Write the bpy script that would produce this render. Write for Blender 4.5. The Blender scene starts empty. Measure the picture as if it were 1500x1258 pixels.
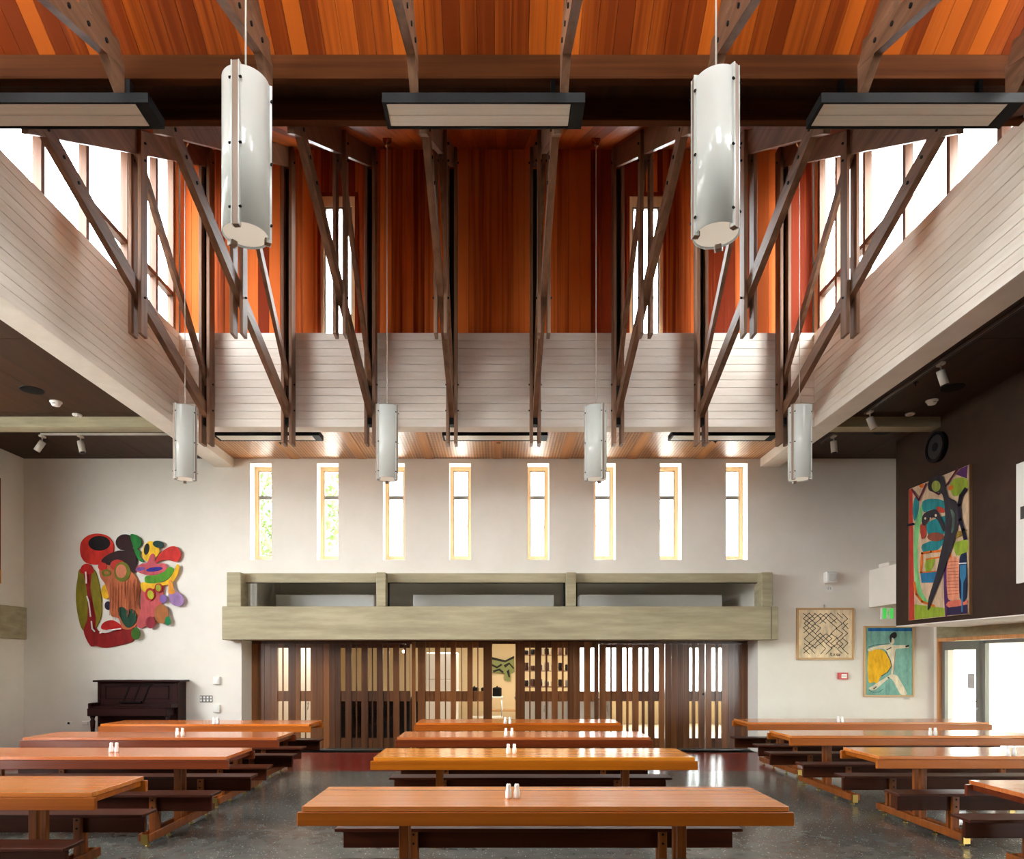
import bpy, bmesh, math, random
from mathutils import Vector, Matrix
random.seed(7)
scene = bpy.context.scene
C = scene.collection
R = math.radians

# ------------------------------------------------------------------ camera
F, U0, V0, H = 1000.0, 731.0, 970.0, 1.75       # focal in px (1500 wide), vanishing point, eye height
cam_d = bpy.data.cameras.new('camera')
cam_d.sensor_fit = 'HORIZONTAL'; cam_d.sensor_width = 36.0
cam_d.lens = F / 1500 * 36
cam_d.shift_x = (750 - U0) / 1500
cam_d.shift_y = (V0 - 629) / 1500
cam_d.clip_end = 400
cam = bpy.data.objects.new('camera', cam_d); C.objects.link(cam)
cam.location = (0, 0, H); cam.rotation_euler = (R(90), 0, 0)
scene.camera = cam

# ------------------------------------------------------------------ sky, light, exposure
w = bpy.data.worlds.new('overcast_sky'); scene.world = w
w.use_nodes = True
bg = w.node_tree.nodes['Background']
bg.inputs[0].default_value = (0.93, 0.975, 0.98, 1); bg.inputs[1].default_value = 7.0
def portal(loc, rot, sx, sy):
    l = bpy.data.lights.new('daylight_portal', 'AREA'); l.shape = 'RECTANGLE'; l.size = sx; l.size_y = sy
    l.cycles.is_portal = True
    o = bpy.data.objects.new('daylight_portal', l); C.objects.link(o); o.location = loc; o.rotation_euler = rot
portal((-5.42, 6.4, 8.6), (0, R(-90), 0), 3.2, 9.2)
portal((5.42, 6.4, 8.6), (0, R(90), 0), 3.2, 9.2)
portal((0, 13.62, 4.67), (R(-90), 0, 0), 10.2, 1.95)
portal((0, 1.5, 8.4), (R(90), 0, 0), 10.0, 2.8)
portal((-9.35, 1.8, 1.1), (0, R(-90), 0), 2.2, 3.2)
portal((-9.35, 5.3, 4.12), (0, R(-90), 0), 2.3, 9.6)
portal((8.55, 6.0, 1.1), (0, R(90), 0), 2.2, 14.0)
sun = bpy.data.lights.new('hazy_sun', 'SUN'); sun.energy = 1.0; sun.angle = R(25); sun.color = (1, .96, .9)
suno = bpy.data.objects.new('hazy_sun', sun); C.objects.link(suno)
suno.rotation_euler = (R(38), R(40), 0)
vs = scene.view_settings
vs.view_transform = 'Standard'; vs.look = 'None'; vs.gamma = 1.0; vs.use_curve_mapping = False
vs.exposure = 2.1
scene.cycles.use_denoising = True
scene.cycles.max_bounces = 14; scene.cycles.diffuse_bounces = 8; scene.cycles.transparent_max_bounces = 16
scene.cycles.caustics_reflective = False; scene.cycles.caustics_refractive = False
scene.cycles.sample_clamp_indirect = 8

# ------------------------------------------------------------------ helpers
def px(u, v, Y):                      # picture point at a known depth -> place in the room
    return ((u - U0) * Y / F, Y, H + (V0 - v) * Y / F)
def pX(u, Y): return (u - U0) * Y / F
def pZ(v, Y): return H + (V0 - v) * Y / F

def lin(c):
    out = []
    for x in c[:3]:
        x = x / 255.0
        out.append(x / 12.92 if x <= 0.04045 else ((x + 0.055) / 1.055) ** 2.4)
    return (*out, 1.0)

MATS = {}
def base_mat(name):
    m = bpy.data.materials.new(name); m.use_nodes = True
    nt = m.node_tree; b = nt.nodes['Principled BSDF']
    MATS[name] = m
    return m, nt, b
def flat(name, col, rough=0.6, metal=0.0, spec=0.5):
    if name in MATS: return MATS[name]
    m, nt, b = base_mat(name)
    b.inputs['Base Color'].default_value = lin(col); b.inputs['Roughness'].default_value = rough
    b.inputs['Metallic'].default_value = metal; b.inputs['Specular IOR Level'].default_value = spec
    return m
def coords(nt, scale, rand=True):
    tc = nt.nodes.new('ShaderNodeTexCoord'); mp = nt.nodes.new('ShaderNodeMapping')
    mp.inputs['Scale'].default_value = scale
    nt.links.new(tc.outputs['Object'], mp.inputs['Vector'])
    oi = nt.nodes.new('ShaderNodeObjectInfo')
    if rand:
        mul = nt.nodes.new('ShaderNodeMath'); mul.operation = 'MULTIPLY'; mul.inputs[1].default_value = 37.0
        nt.links.new(oi.outputs['Random'], mul.inputs[0])
        nt.links.new(mul.outputs[0], mp.inputs['Location'])
    return tc, mp, oi
def wood(name, dark, light, axis='x', rough=0.45, spread=0.35, stretch=14, bump=0.15, coat=0.0, grain=3.0, spec=0.28):
    """stained timber: long-grain noise along one axis plus a tint of its own for every piece"""
    m, nt, b = base_mat(name)
    s = {'x': (grain / stretch * 2, grain * 6, grain * 6), 'y': (grain * 6, grain / stretch * 2, grain * 6), 'z': (grain * 6, grain * 6, grain / stretch * 2), 'slope': (grain * 6, grain / stretch * 2, grain / stretch * 2)}[axis]
    tc, mp, oi = coords(nt, s)
    n = nt.nodes.new('ShaderNodeTexNoise'); n.inputs['Scale'].default_value = 1.0; n.inputs['Detail'].default_value = 6; n.inputs['Roughness'].default_value = 0.6
    nt.links.new(mp.outputs[0], n.inputs['Vector'])
    mix = nt.nodes.new('ShaderNodeMath'); mix.operation = 'MULTIPLY_ADD'
    mix.inputs[1].default_value = spread
    sub = nt.nodes.new('ShaderNodeMath'); sub.operation = 'SUBTRACT'; sub.inputs[1].default_value = 0.5
    nt.links.new(oi.outputs['Random'], sub.inputs[0])
    nt.links.new(sub.outputs[0], mix.inputs[0]); nt.links.new(n.outputs['Fac'], mix.inputs[2])
    r = nt.nodes.new('ShaderNodeValToRGB')
    r.color_ramp.elements[0].position = 0.28; r.color_ramp.elements[0].color = lin(dark)
    r.color_ramp.elements[1].position = 0.72; r.color_ramp.elements[1].color = lin(light)
    nt.links.new(mix.outputs[0], r.inputs['Fac'])
    nt.links.new(r.outputs['Color'], b.inputs['Base Color'])
    b.inputs['Roughness'].default_value = rough
    if coat:
        b.inputs['Coat Weight'].default_value = coat; b.inputs['Coat Roughness'].default_value = 0.12
    b.inputs['Specular IOR Level'].default_value = spec
    if bump:
        bp = nt.nodes.new('ShaderNodeBump'); bp.inputs['Strength'].default_value = bump; bp.inputs['Distance'].default_value = 0.004
        nt.links.new(n.outputs['Fac'], bp.inputs['Height']); nt.links.new(bp.outputs[0], b.inputs['Normal'])
    return m
def mottled(name, c1, c2, scale=(1, 1, 1), rough=0.8, bump=0.2, detail=8, lo=0.35, hi=0.65, rand=True, dist=0.004, spec=0.5):
    m, nt, b = base_mat(name)
    tc, mp, oi = coords(nt, scale, rand)
    n = nt.nodes.new('ShaderNodeTexNoise'); n.inputs['Scale'].default_value = 1.0; n.inputs['Detail'].default_value = detail; n.inputs['Roughness'].default_value = 0.65
    nt.links.new(mp.outputs[0], n.inputs['Vector'])
    r = nt.nodes.new('ShaderNodeValToRGB')
    r.color_ramp.elements[0].position = lo; r.color_ramp.elements[0].color = lin(c1)
    r.color_ramp.elements[1].position = hi; r.color_ramp.elements[1].color = lin(c2)
    nt.links.new(n.outputs['Fac'], r.inputs['Fac']); nt.links.new(r.outputs[0], b.inputs['Base Color'])
    b.inputs['Roughness'].default_value = rough; b.inputs['Specular IOR Level'].default_value = spec
    if bump:
        bp = nt.nodes.new('ShaderNodeBump'); bp.inputs['Strength'].default_value = bump; bp.inputs['Distance'].default_value = dist
        nt.links.new(n.outputs['Fac'], bp.inputs['Height']); nt.links.new(bp.outputs[0], b.inputs['Normal'])
    return m
def glass_mat(name, tint=(1, 1, 1), refl=0.08):
    m, nt, b = base_mat(name); nt.nodes.remove(b)
    out = nt.nodes['Material Output']
    t = nt.nodes.new('ShaderNodeBsdfTransparent'); t.inputs[0].default_value = (*tint, 1)
    g = nt.nodes.new('ShaderNodeBsdfGlossy'); g.inputs['Roughness'].default_value = 0.02
    lw = nt.nodes.new('ShaderNodeLayerWeight')
    pw = nt.nodes.new('ShaderNodeMath'); pw.operation = 'POWER'; pw.inputs[1].default_value = 5
    nt.links.new(lw.outputs['Facing'], pw.inputs[0])
    fr = nt.nodes.new('ShaderNodeMath'); fr.operation = 'MULTIPLY_ADD'; fr.inputs[1].default_value = 0.9; fr.inputs[2].default_value = refl * .5
    nt.links.new(pw.outputs[0], fr.inputs[0])
    mx = nt.nodes.new('ShaderNodeMixShader')
    nt.links.new(fr.outputs[0], mx.inputs[0]); nt.links.new(t.outputs[0], mx.inputs[1]); nt.links.new(g.outputs[0], mx.inputs[2])
    nt.links.new(mx.outputs[0], out.inputs[0])
    return m
def emit(name, col, s):
    m, nt, b = base_mat(name)
    b.inputs['Base Color'].default_value = lin(col)
    b.inputs['Emission Color'].default_value = lin(col); b.inputs['Emission Strength'].default_value = s
    return m

# materials
plaster = mottled('plaster', (228, 223, 213), (234, 229, 220), (1.5, 1.5, 1.5), 0.85, 0.03)
reveal = flat('white_reveal', (238, 234, 228), 0.7)
dark_plaster = mottled('dark_brown_wall', (56, 41, 33), (64, 47, 38), (3, 3, 3), 0.8, 0.05, spec=0.2)
concrete = mottled('board_marked_concrete', (148, 139, 112), (178, 168, 138), (0.8, 2.5, 7), 0.75, 0.15)
board_conc = mottled('whitewashed_board', (230, 222, 210), (242, 236, 227), (1.3, 1.3, 10), 0.8, 0.1)
board_concY = mottled('whitewashed_soffit', (226, 219, 207), (238, 232, 222), (2, 2, 2), 0.8, 0.1)
clad = wood('red_cedar_boards', (124, 42, 14), (220, 112, 50), 'z', 0.6, 0.8, 16, 0.1, 0.0, spec=0.08)
ceil_far = wood('cedar_ceiling', (124, 48, 8), (192, 94, 26), 'slope', 0.4, 0.75, 16, 0.1, 0.1)
beam_m = wood('brown_beam', (54, 25, 6), (80, 41, 14), 'x', 0.7, 0.2, 14, 0.1, 0.0, spec=0.06)
truss_m = wood('truss_timber', (92, 64, 46), (140, 104, 80), 'z', 0.5, 0.15, 6, 0.15, grain=2.0)
chord_m = wood('truss_chord_timber', (92, 64, 46), (140, 104, 80), 'y', 0.5, 0.15, 6, 0.15, grain=2.0)
dark_ceil = wood('dark_ceiling_timber', (42, 24, 12), (66, 40, 20), 'y', 0.55, 0.3, 18, 0.05, grain=1.6)
light_wood = wood('pale_window_timber', (226, 190, 142), (242, 214, 172), 'z', 0.45, 0.2)
frame_dark = wood('clerestory_frame', (96, 66, 50), (130, 96, 76), 'z', 0.45, 0.1)
door_wood = wood('door_timber', (78, 44, 20), (124, 76, 38), 'z', 0.3, 0.5, 18, 0.08, 0.2, spec=0.5)
door_dark = wood('door_timber_dark', (60, 34, 16), (98, 58, 28), 'z', 0.35, 0.4, 18, 0.08, 0.1, spec=0.4)
bench_m = wood('bench_timber', (48, 18, 8), (78, 34, 16), 'x', 0.4, 0.2, 18, 0.05, 0.0, spec=0.14)
post_m = wood('table_post_timber', (104, 52, 18), (152, 82, 32), 'z', 0.4, 0.3, 10, 0.05, 0.05)
def table_mats(tag, d, l, ad, al):
    return (wood('tabletop_' + tag, d, l, 'x', 0.2, 0.18, 22, 0.02, 0.35, spec=0.4), wood('apron_' + tag, ad, al, 'x', 0.34, 0.15, 22, 0.03, 0.15))
TM = {'tan': table_mats('tan', (184, 100, 38), (212, 132, 66), (138, 66, 8), (176, 94, 20)),
      'honey': table_mats('honey', (196, 112, 22), (224, 144, 48), (150, 76, 8), (188, 106, 18)),
      'red': table_mats('red', (172, 88, 42), (202, 118, 66), (84, 30, 10), (116, 50, 20)),
      'orange': table_mats('orange', (188, 92, 26), (214, 122, 46), (142, 66, 10), (178, 94, 24))}
black = flat('black_metal', (14, 14, 15), 0.6, 0.0, 0.15)
black_matt = flat('black_void', (8, 8, 8), 0.7)
brass = flat('brass', (190, 160, 90), 0.3, 1.0)
steel = flat('steel', (180, 182, 184), 0.3, 1.0)
alu = flat('grey_aluminium', (132, 130, 126), 0.4, 0.3)
white_pl = flat('white_plastic', (235, 233, 228), 0.4)
def acrylic_mat():
    m, nt, b = base_mat('white_acrylic')
    b.inputs['Base Color'].default_value = lin((206, 207, 202)); b.inputs['Roughness'].default_value = 0.12
    b.inputs['Emission Color'].default_value = (1, .97, .9, 1); b.inputs['Emission Strength'].default_value = .03
    t = nt.nodes.new('ShaderNodeBsdfTranslucent'); t.inputs[0].default_value = lin((206, 207, 202))
    mx = nt.nodes.new('ShaderNodeMixShader'); mx.inputs[0].default_value = 0.4
    nt.links.new(b.outputs[0], mx.inputs[1]); nt.links.new(t.outputs[0], mx.inputs[2])
    nt.links.new(mx.outputs[0], nt.nodes['Material Output'].inputs[0])
    return m
acrylic = acrylic_mat()
ceramic = flat('white_ceramic', (244, 244, 242), 0.15)
heater_m = mottled('heater_plate', (208, 200, 186), (220, 213, 200), (0.5, 40, 1), 0.5, 0.0)
fin_m = flat('lamp_fin', (128, 104, 86), 0.5)
spot_m = flat('spotlight_grey', (206, 200, 190), 0.4)
glass = glass_mat('window_glass')
piano_m = wood('piano_mahogany', (30, 12, 12), (52, 24, 22), 'x', 0.4, 0.1, 14, 0.02, 0.0, spec=0.12)
red_pl = flat('red_plastic', (200, 60, 60), 0.4)
green_em = emit('exit_green', (60, 170, 70), 0.25)
cream_wall = flat('servery_cream', (232, 214, 176), 0.8)
pale_frame = flat('oak_frame', (200, 160, 112), 0.5)
orange_jamb = wood('door_jamb_timber', (196, 134, 84), (222, 164, 112), 'z', 0.45, 0.1)

def terrazzo():
    m, nt, b = base_mat('polished_terrazzo')
    tc, mp, oi = coords(nt, (1, 1, 1), False)
    v = nt.nodes.new('ShaderNodeTexVoronoi'); v.inputs['Scale'].default_value = 50
    nt.links.new(mp.outputs[0], v.inputs['Vector'])
    sep = nt.nodes.new('ShaderNodeSeparateColor'); nt.links.new(v.outputs['Color'], sep.inputs[0])
    gt = nt.nodes.new('ShaderNodeMath'); gt.operation = 'GREATER_THAN'; gt.inputs[1].default_value = 0.9
    nt.links.new(sep.outputs[0], gt.inputs[0])
    lt = nt.nodes.new('ShaderNodeMath'); lt.operation = 'LESS_THAN'; lt.inputs[1].default_value = 0.30
    nt.links.new(v.outputs['Distance'], lt.inputs[0])
    mu = nt.nodes.new('ShaderNodeMath'); mu.operation = 'MULTIPLY'
    nt.links.new(gt.outputs[0], mu.inputs[0]); nt.links.new(lt.outputs[0], mu.inputs[1])
    n = nt.nodes.new('ShaderNodeTexNoise'); n.inputs['Scale'].default_value = 6; n.inputs['Detail'].default_value = 8
    nt.links.new(mp.outputs[0], n.inputs['Vector'])
    r = nt.nodes.new('ShaderNodeValToRGB')
    r.color_ramp.elements[0].position = .3; r.color_ramp.elements[0].color = lin((82, 82, 78))
    r.color_ramp.elements[1].position = .7; r.color_ramp.elements[1].color = lin((106, 105, 99))
    nt.links.new(n.outputs['Fac'], r.inputs[0])
    mx = nt.nodes.new('ShaderNodeMix'); mx.data_type = 'RGBA'
    mx.inputs['B'].default_value = lin((186, 183, 172))
    nt.links.new(mu.outputs[0], mx.inputs['Factor']); nt.links.new(r.outputs[0], mx.inputs['A'])
    nt.links.new(mx.outputs['Result'], b.inputs['Base Color'])
    b.inputs['Roughness'].default_value = 0.2; b.inputs['Specular IOR Level'].default_value = 0.35
    return m
terr = terrazzo()
red_floor = wood('red_timber_floor', (104, 24, 18), (142, 44, 34), 'x', 0.25, 0.3, 20, 0.03, 0.0)

def perforated(name, dark, light, pitch, rough):
    """timber lining with a regular grid of drilled holes"""
    m, nt, b = base_mat(name)
    tc, mp, oi = coords(nt, (18, 0.4, 18))
    n = nt.nodes.new('ShaderNodeTexNoise'); n.inputs['Scale'].default_value = 1.0; n.inputs['Detail'].default_value = 5
    nt.links.new(mp.outputs[0], n.inputs['Vector'])
    r = nt.nodes.new('ShaderNodeValToRGB')
    r.color_ramp.elements[0].position = .3; r.color_ramp.elements[0].color = lin(dark)
    r.color_ramp.elements[1].position = .7; r.color_ramp.elements[1].color = lin(light)
    nt.links.new(n.outputs['Fac'], r.inputs[0])
    sp = nt.nodes.new('ShaderNodeSeparateXYZ'); nt.links.new(tc.outputs['Object'], sp.inputs[0])
    outs = []
    for ax in (0, 1):
        a = nt.nodes.new('ShaderNodeMath'); a.operation = 'MULTIPLY'; a.inputs[1].default_value = 1 / pitch
        nt.links.new(sp.outputs[ax], a.inputs[0])
        f = nt.nodes.new('ShaderNodeMath'); f.operation = 'FRACT'; nt.links.new(a.outputs[0], f.inputs[0])
        s = nt.nodes.new('ShaderNodeMath'); s.operation = 'SUBTRACT'; s.inputs[1].default_value = .5; nt.links.new(f.outputs[0], s.inputs[0])
        q = nt.nodes.new('ShaderNodeMath'); q.operation = 'POWER'; q.inputs[1].default_value = 2; nt.links.new(s.outputs[0], q.inputs[0])
        outs.append(q)
    ad = nt.nodes.new('ShaderNodeMath'); ad.operation = 'ADD'
    nt.links.new(outs[0].outputs[0], ad.inputs[0]); nt.links.new(outs[1].outputs[0], ad.inputs[1])
    lt = nt.nodes.new('ShaderNodeMath'); lt.operation = 'LESS_THAN'; lt.inputs[1].default_value = 0.07
    nt.links.new(ad.outputs[0], lt.inputs[0])
    mx = nt.nodes.new('ShaderNodeMix'); mx.data_type = 'RGBA'; mx.inputs['B'].default_value = lin((30, 18, 10))
    nt.links.new(lt.outputs[0], mx.inputs['Factor']); nt.links.new(r.outputs[0], mx.inputs['A'])
    nt.links.new(mx.outputs['Result'], b.inputs['Base Color'])
    b.inputs['Roughness'].default_value = rough
    b.inputs['Coat Weight'].default_value = 0.3; b.inputs['Coat Roughness'].default_value = 0.3
    return m
perf = perforated('perforated_lining', (164, 108, 60), (204, 148, 92), 0.055, 0.42)
perf_plain = wood('plain_lining', (172, 114, 64), (212, 154, 96), 'y', 0.4, 0.2, 14, 0.03, 0.2)

# mesh builder -----------------------------------------------------
class MB:
    def __init__(s): s.bm = bmesh.new(); s.mats = []; s.cur = 0
    def mat(s, m):
        if m not in s.mats: s.mats.append(m)
        s.cur = s.mats.index(m); return s
    def _faces(s, vs, fs):
        bv = [s.bm.verts.new(v) for v in vs]
        for f in fs:
            try:
                nf = s.bm.faces.new([bv[i] for i in f]); nf.material_index = s.cur
            except ValueError: pass
        return bv
    def box(s, x0, x1, y0, y1, z0, z1, M=None):
        vs = [Vector(p) for p in ((x0, y0, z0), (x1, y0, z0), (x1, y1, z0), (x0, y1, z0), (x0, y0, z1), (x1, y0, z1), (x1, y1, z1), (x0, y1, z1))]
        if M: vs = [M @ v for v in vs]
        s._faces(vs, [(0, 3, 2, 1), (4, 5, 6, 7), (0, 1, 5, 4), (1, 2, 6, 5), (2, 3, 7, 6), (3, 0, 4, 7)]); return s
    def bbox(s, x0, x1, y0, y1, z0, z1, b=0.005, M=None):
        """box with chamfered edges"""
        t = bmesh.new(); bmesh.ops.create_cube(t, size=1)
        for v in t.verts: v.co = Vector(((x0 + x1) / 2 + v.co.x * (x1 - x0), (y0 + y1) / 2 + v.co.y * (y1 - y0), (z0 + z1) / 2 + v.co.z * (z1 - z0)))
        bmesh.ops.bevel(t, geom=t.edges[:], offset=b, segments=1, affect='EDGES')
        s.merge(t, M); return s
    def merge(s, t, M=None):
        mp = {}
        for v in t.verts: mp[v] = s.bm.verts.new(M @ v.co if M else v.co)
        for f in t.faces:
            nf = s.bm.faces.new([mp[v] for v in f.verts]); nf.material_index = s.cur; nf.smooth = f.smooth
        t.free()
    def cyl(s, p0, p1, r0, r1=None, n=12, caps=True, smooth=True):
        p0 = Vector(p0); p1 = Vector(p1); r1 = r0 if r1 is None else r1
        d = (p1 - p0).normalized(); a = d.orthogonal().normalized(); b2 = d.cross(a)
        ra = []; rb = []
        for i in range(n):
            t = 2 * math.pi * i / n; o = a * math.cos(t) + b2 * math.sin(t)
            ra.append(s.bm.verts.new(p0 + o * r0)); rb.append(s.bm.verts.new(p1 + o * r1))
        for i in range(n):
            f = s.bm.faces.new((ra[i], ra[(i + 1) % n], rb[(i + 1) % n], rb[i])); f.smooth = smooth; f.material_index = s.cur
        if caps:
            f = s.bm.faces.new(ra[::-1]); f.material_index = s.cur
            f = s.bm.faces.new(rb); f.material_index = s.cur
        return s
    def lathe(s, prof, c=(0, 0, 0), n=16):
        rings = []
        for r, z in prof:
            rings.append([s.bm.verts.new((c[0] + r * math.cos(2 * math.pi * i / n), c[1] + r * math.sin(2 * math.pi * i / n), c[2] + z)) for i in range(n)])
        for a, b2 in zip(rings, rings[1:]):
            for i in range(n):
                f = s.bm.faces.new((a[i], a[(i + 1) % n], b2[(i + 1) % n], b2[i])); f.smooth = True; f.material_index = s.cur
        f = s.bm.faces.new(rings[0][::-1]); f.material_index = s.cur
        f = s.bm.faces.new(rings[-1]); f.material_index = s.cur
        return s
    def prism(s, poly, vec):
        """polygon (list of points) extruded along a vector"""
        vec = Vector(vec); p = [Vector(q) for q in poly]; n = len(p)
        s._faces(p + [q + vec for q in p], [tuple(range(n))[::-1], tuple(range(n, 2 * n))] + [(i, (i + 1) % n, n + (i + 1) % n, n + i) for i in range(n)]); return s
    def bar(s, p0, p1, wid, dep):
        """rectangular bar between two points in a plane of constant x: wid along x, dep across"""
        p0 = Vector(p0); p1 = Vector(p1); d = (p1 - p0).normalized(); up = Vector((1, 0, 0)).cross(d).normalized()
        h = up * dep / 2; xx = Vector((wid / 2, 0, 0))
        s.prism([p0 - h - xx, p1 - h - xx, p1 + h - xx, p0 + h - xx], xx * 2); return s
    def poly(s, pts):
        vs = [s.bm.verts.new(p) for p in pts]
        f = s.bm.faces.new(vs); f.material_index = s.cur; return s
    def mesh(s, name, m=None):
        bmesh.ops.recalc_face_normals(s.bm, faces=s.bm.faces[:])
        me = bpy.data.meshes.new(name); s.bm.to_mesh(me); s.bm.free()
        for k in (s.mats or [m]): me.materials.append(k)
        return me
    def build(s, name, m=None, parent=None, loc=None):
        return link(name, s.mesh(name, m), parent, loc)
def link(name, me, parent=None, loc=None):
    o = bpy.data.objects.new(name, me); C.objects.link(o)
    if parent: o.parent = parent
    if loc is not None: o.location = loc
    return o
def tag(o, label, cat=None, group=None, kind=None):
    o['label'] = label
    if cat: o['category'] = cat
    if group: o['group'] = group
    if kind: o['kind'] = kind
    return o
def thing(name, label, cat, loc=(0, 0, 0), rotz=0, group=None, kind=None):
    o = bpy.data.objects.new(name, None); C.objects.link(o); o.empty_display_size = 0.1
    o.location = loc; o.rotation_euler = (0, 0, rotz)
    return tag(o, label, cat, group, kind)
def copy_tree(o, parent=None):
    c = o.copy(); C.objects.link(c); c.parent = parent
    for ch in o.children: copy_tree(ch, c)
    return c
def slab(mb, axis, a0, a1, u0, u1, z0, z1, holes):
    """wall slab: axis 'y' -> spans x (u) and z, thickness a0..a1 in y; axis 'x' -> spans y (u) and z. holes = (u0,u1,z0,z1)"""
    us = sorted(set([u0, u1] + [h for q in holes for h in q[:2] if u0 < h < u1]))
    for ua, ub in zip(us, us[1:]):
        mid = (ua + ub) / 2
        zs = [z0]
        for q in sorted([q for q in holes if q[0] < mid < q[1]], key=lambda q: q[2]): zs += [q[2], q[3]]
        zs.append(z1)
        for za, zb in zip(zs[::2], zs[1::2]):
            if zb - za > 1e-5:
                if axis == 'y': mb.box(ua, ub, a0, a1, za, zb)
                else: mb.box(a0, a1, ua, ub, za, zb)
    return mb

# ------------------------------------------------------------------ main dimensions
XL, XR = -9.2, 8.42            # hall side walls
YW, YD = 13.22, 13.77          # far wall face, door plane
YB = -1.5                      # wall behind the camera
CZ = 5.70                      # low ceiling
X0 = -0.04                     # lantern axis
PX = 5.10                      # half width of lantern opening
PY = 10.96; YM = 6.38          # far parapet face, lantern mid line
PYN = 2 * YM - PY
ZB, ZT = 5.53, 7.04            # parapet bottom / top
SL = 0.647
def roof(y):                   # underside of the lantern ceiling
    d = abs(y - YM)
    return 7.34 + SL * (d - (6.85 - YM))

# ------------------------------------------------------------------ floor
fl = MB().box(XL - .3, XR + .3, YB - .3, 11.0, -.15, 0).build('floor', terr)
tag(fl, 'polished dark grey terrazzo floor with pale flecks', 'floor', kind='structure')
f2 = MB().box(XL - .3, XR + .3, 11.0, 20.5, -.15, -.022).build('floor_by_doors', black_matt)
tag(f2, 'dark red timber board floor strip in front of the doors', 'floor', kind='structure')
n = 20
for i in range(n):
    y0 = 11.0 + i * (13.8 - 11.0) / n
    MB().box(XL, XR, y0 + .0015, y0 + .14 - .0015, -.022, 0).build('plank', red_floor, f2)

# ------------------------------------------------------------------ far wall with slit windows and door opening
wc = [382, 480, 577, 674, 788.5, 886, 982.5, 1079.5]
wx = [pX(c, YW) for c in wc]
WZ0, WZ1 = pZ(820, YW), pZ(678, YW)
holes = [(x - .215, x + .215, WZ0, WZ1) for x in wx]
DX0, DX1 = pX(369, YD), pX(1095, YD)
DH = 2.13
BX0, BX1 = pX(325, 12.9), pX(1140, 12.9)
BZ0, BZ1 = 2.176, 2.808
GX0, GX1 = pX(345, 13.1), pX(1124, 13.1)
LZ = 3.29
holes += [(DX0, DX1, 0, 2.5), (GX0, GX1, 2.79, 3.47)]
mb = slab(MB(), 'y', YW, YW + .55, XL - .3, XR + .3, -.1, CZ + .3, holes)
wf = mb.build('wall_far', plaster)
tag(wf, 'white plaster wall at the far end with eight slit windows', 'wall', kind='structure')
places = ['leftmost', 'second from the left', 'third from the left', 'fourth from the left', 'fifth from the left', 'sixth from the left', 'seventh from the left', 'rightmost']
for i, x in enumerate(wx):
    t = thing('window_%d' % (i + 1), 'tall slit window in the far white wall, %s of eight' % places[i], 'window', (x, YW, WZ0), group='slit windows in the far wall', kind='structure')
    h = WZ1 - WZ0
    MB().box(-.214, -.208, .001, .30, 0.001, h - .001).box(.208, .214, .001, .30, 0.001, h - .001).box(-.208, .208, .001, .30, h - .006, h - .001).build('reveal_lining', reveal, t)
    MB().prism([(-.208, .001, .002), (-.208, .30, .05), (-.208, .30, .002)], (.416, 0, 0)).build('sill', reveal, t)
    fo = .208
    fr = MB()
    fr.box(-fo, -fo + .055, .28, .345, .05, h - .006).box(fo - .055, fo, .28, .345, .05, h - .006)
    fr.box(-fo + .055, fo - .055, .28, .345, h - .07, h - .006).box(-fo + .055, fo - .055, .28, .345, .05, .12)
    fr.build('frame', light_wood, t)
    i0 = fo - .055
    sa = MB(); sa.box(-i0, -i0 + .022, .30, .34, .12, h - .07).box(i0 - .022, i0, .30, .34, .12, h - .07).box(-i0 + .022, i0 - .022, .30, .34, h - .09, h - .07)
    sa.build('sash', flat('sash_brown', (190, 164, 134), .5), t)
    tz = pZ(729, YW + .3) - WZ0
    MB().box(-i0 + .022, i0 - .022, .30, .34, tz - .036, tz + .036).build('transom', alu, t)
    MB().box(-i0, i0, .318, .324, tz + .02, h - .08).build('pane', glass, t)
    MB().box(-i0, i0, .318, .324, .12, tz - .02).build('pane', glass, t)

# concrete beam, piers and clerestory strip over the doors
cb = MB().bbox(BX0, BX1, 12.9, YW + .001, BZ0, BZ1, .012).build('trim_1', concrete)
tag(cb, 'long raw concrete beam above the timber doors', 'beam', kind='structure')
MB().box(BX1 - .14, BX1 - .12, 12.896, 12.902, BZ0 + .01, BZ1 - .01).build('formwork_joint', flat('concrete_joint', (120, 114, 98), .9), cb)
hd = MB().box(DX0, DX1, YW + .02, YD - .08, BZ0 + .002, 2.5).build('trim_2', concrete)
tag(hd, 'concrete soffit behind the beam over the doors', 'beam', kind='structure')
for k, (ua, ub, nm) in enumerate([(332, 353, 'leftmost of the four'), (551, 565, 'second from the left'), (830, 844, 'third from the left'), (1116, 1132, 'rightmost of the four')]):
    p = MB().bbox(pX(ua, 12.95), pX(ub, 12.95), 12.95, YW + .12, BZ1, pZ(838, 12.95), .01).build('trim_%d' % (3 + k), concrete)
    tag(p, 'short concrete pier standing on the beam, ' + nm, 'pier', group='piers on the concrete beam', kind='structure')
lt = MB().box(GX0, GX1, YW - .05, YW + .12, LZ, 3.47).build('trim_7', concrete)
tag(lt, 'thin concrete lintel above the glazed strip', 'lintel', kind='structure')
gx = [pX(353, 13.2), pX(551, 13.0), pX(565, 13.0), pX(830, 13.0), pX(844, 13.0), pX(1116, 13.2)]
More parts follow.
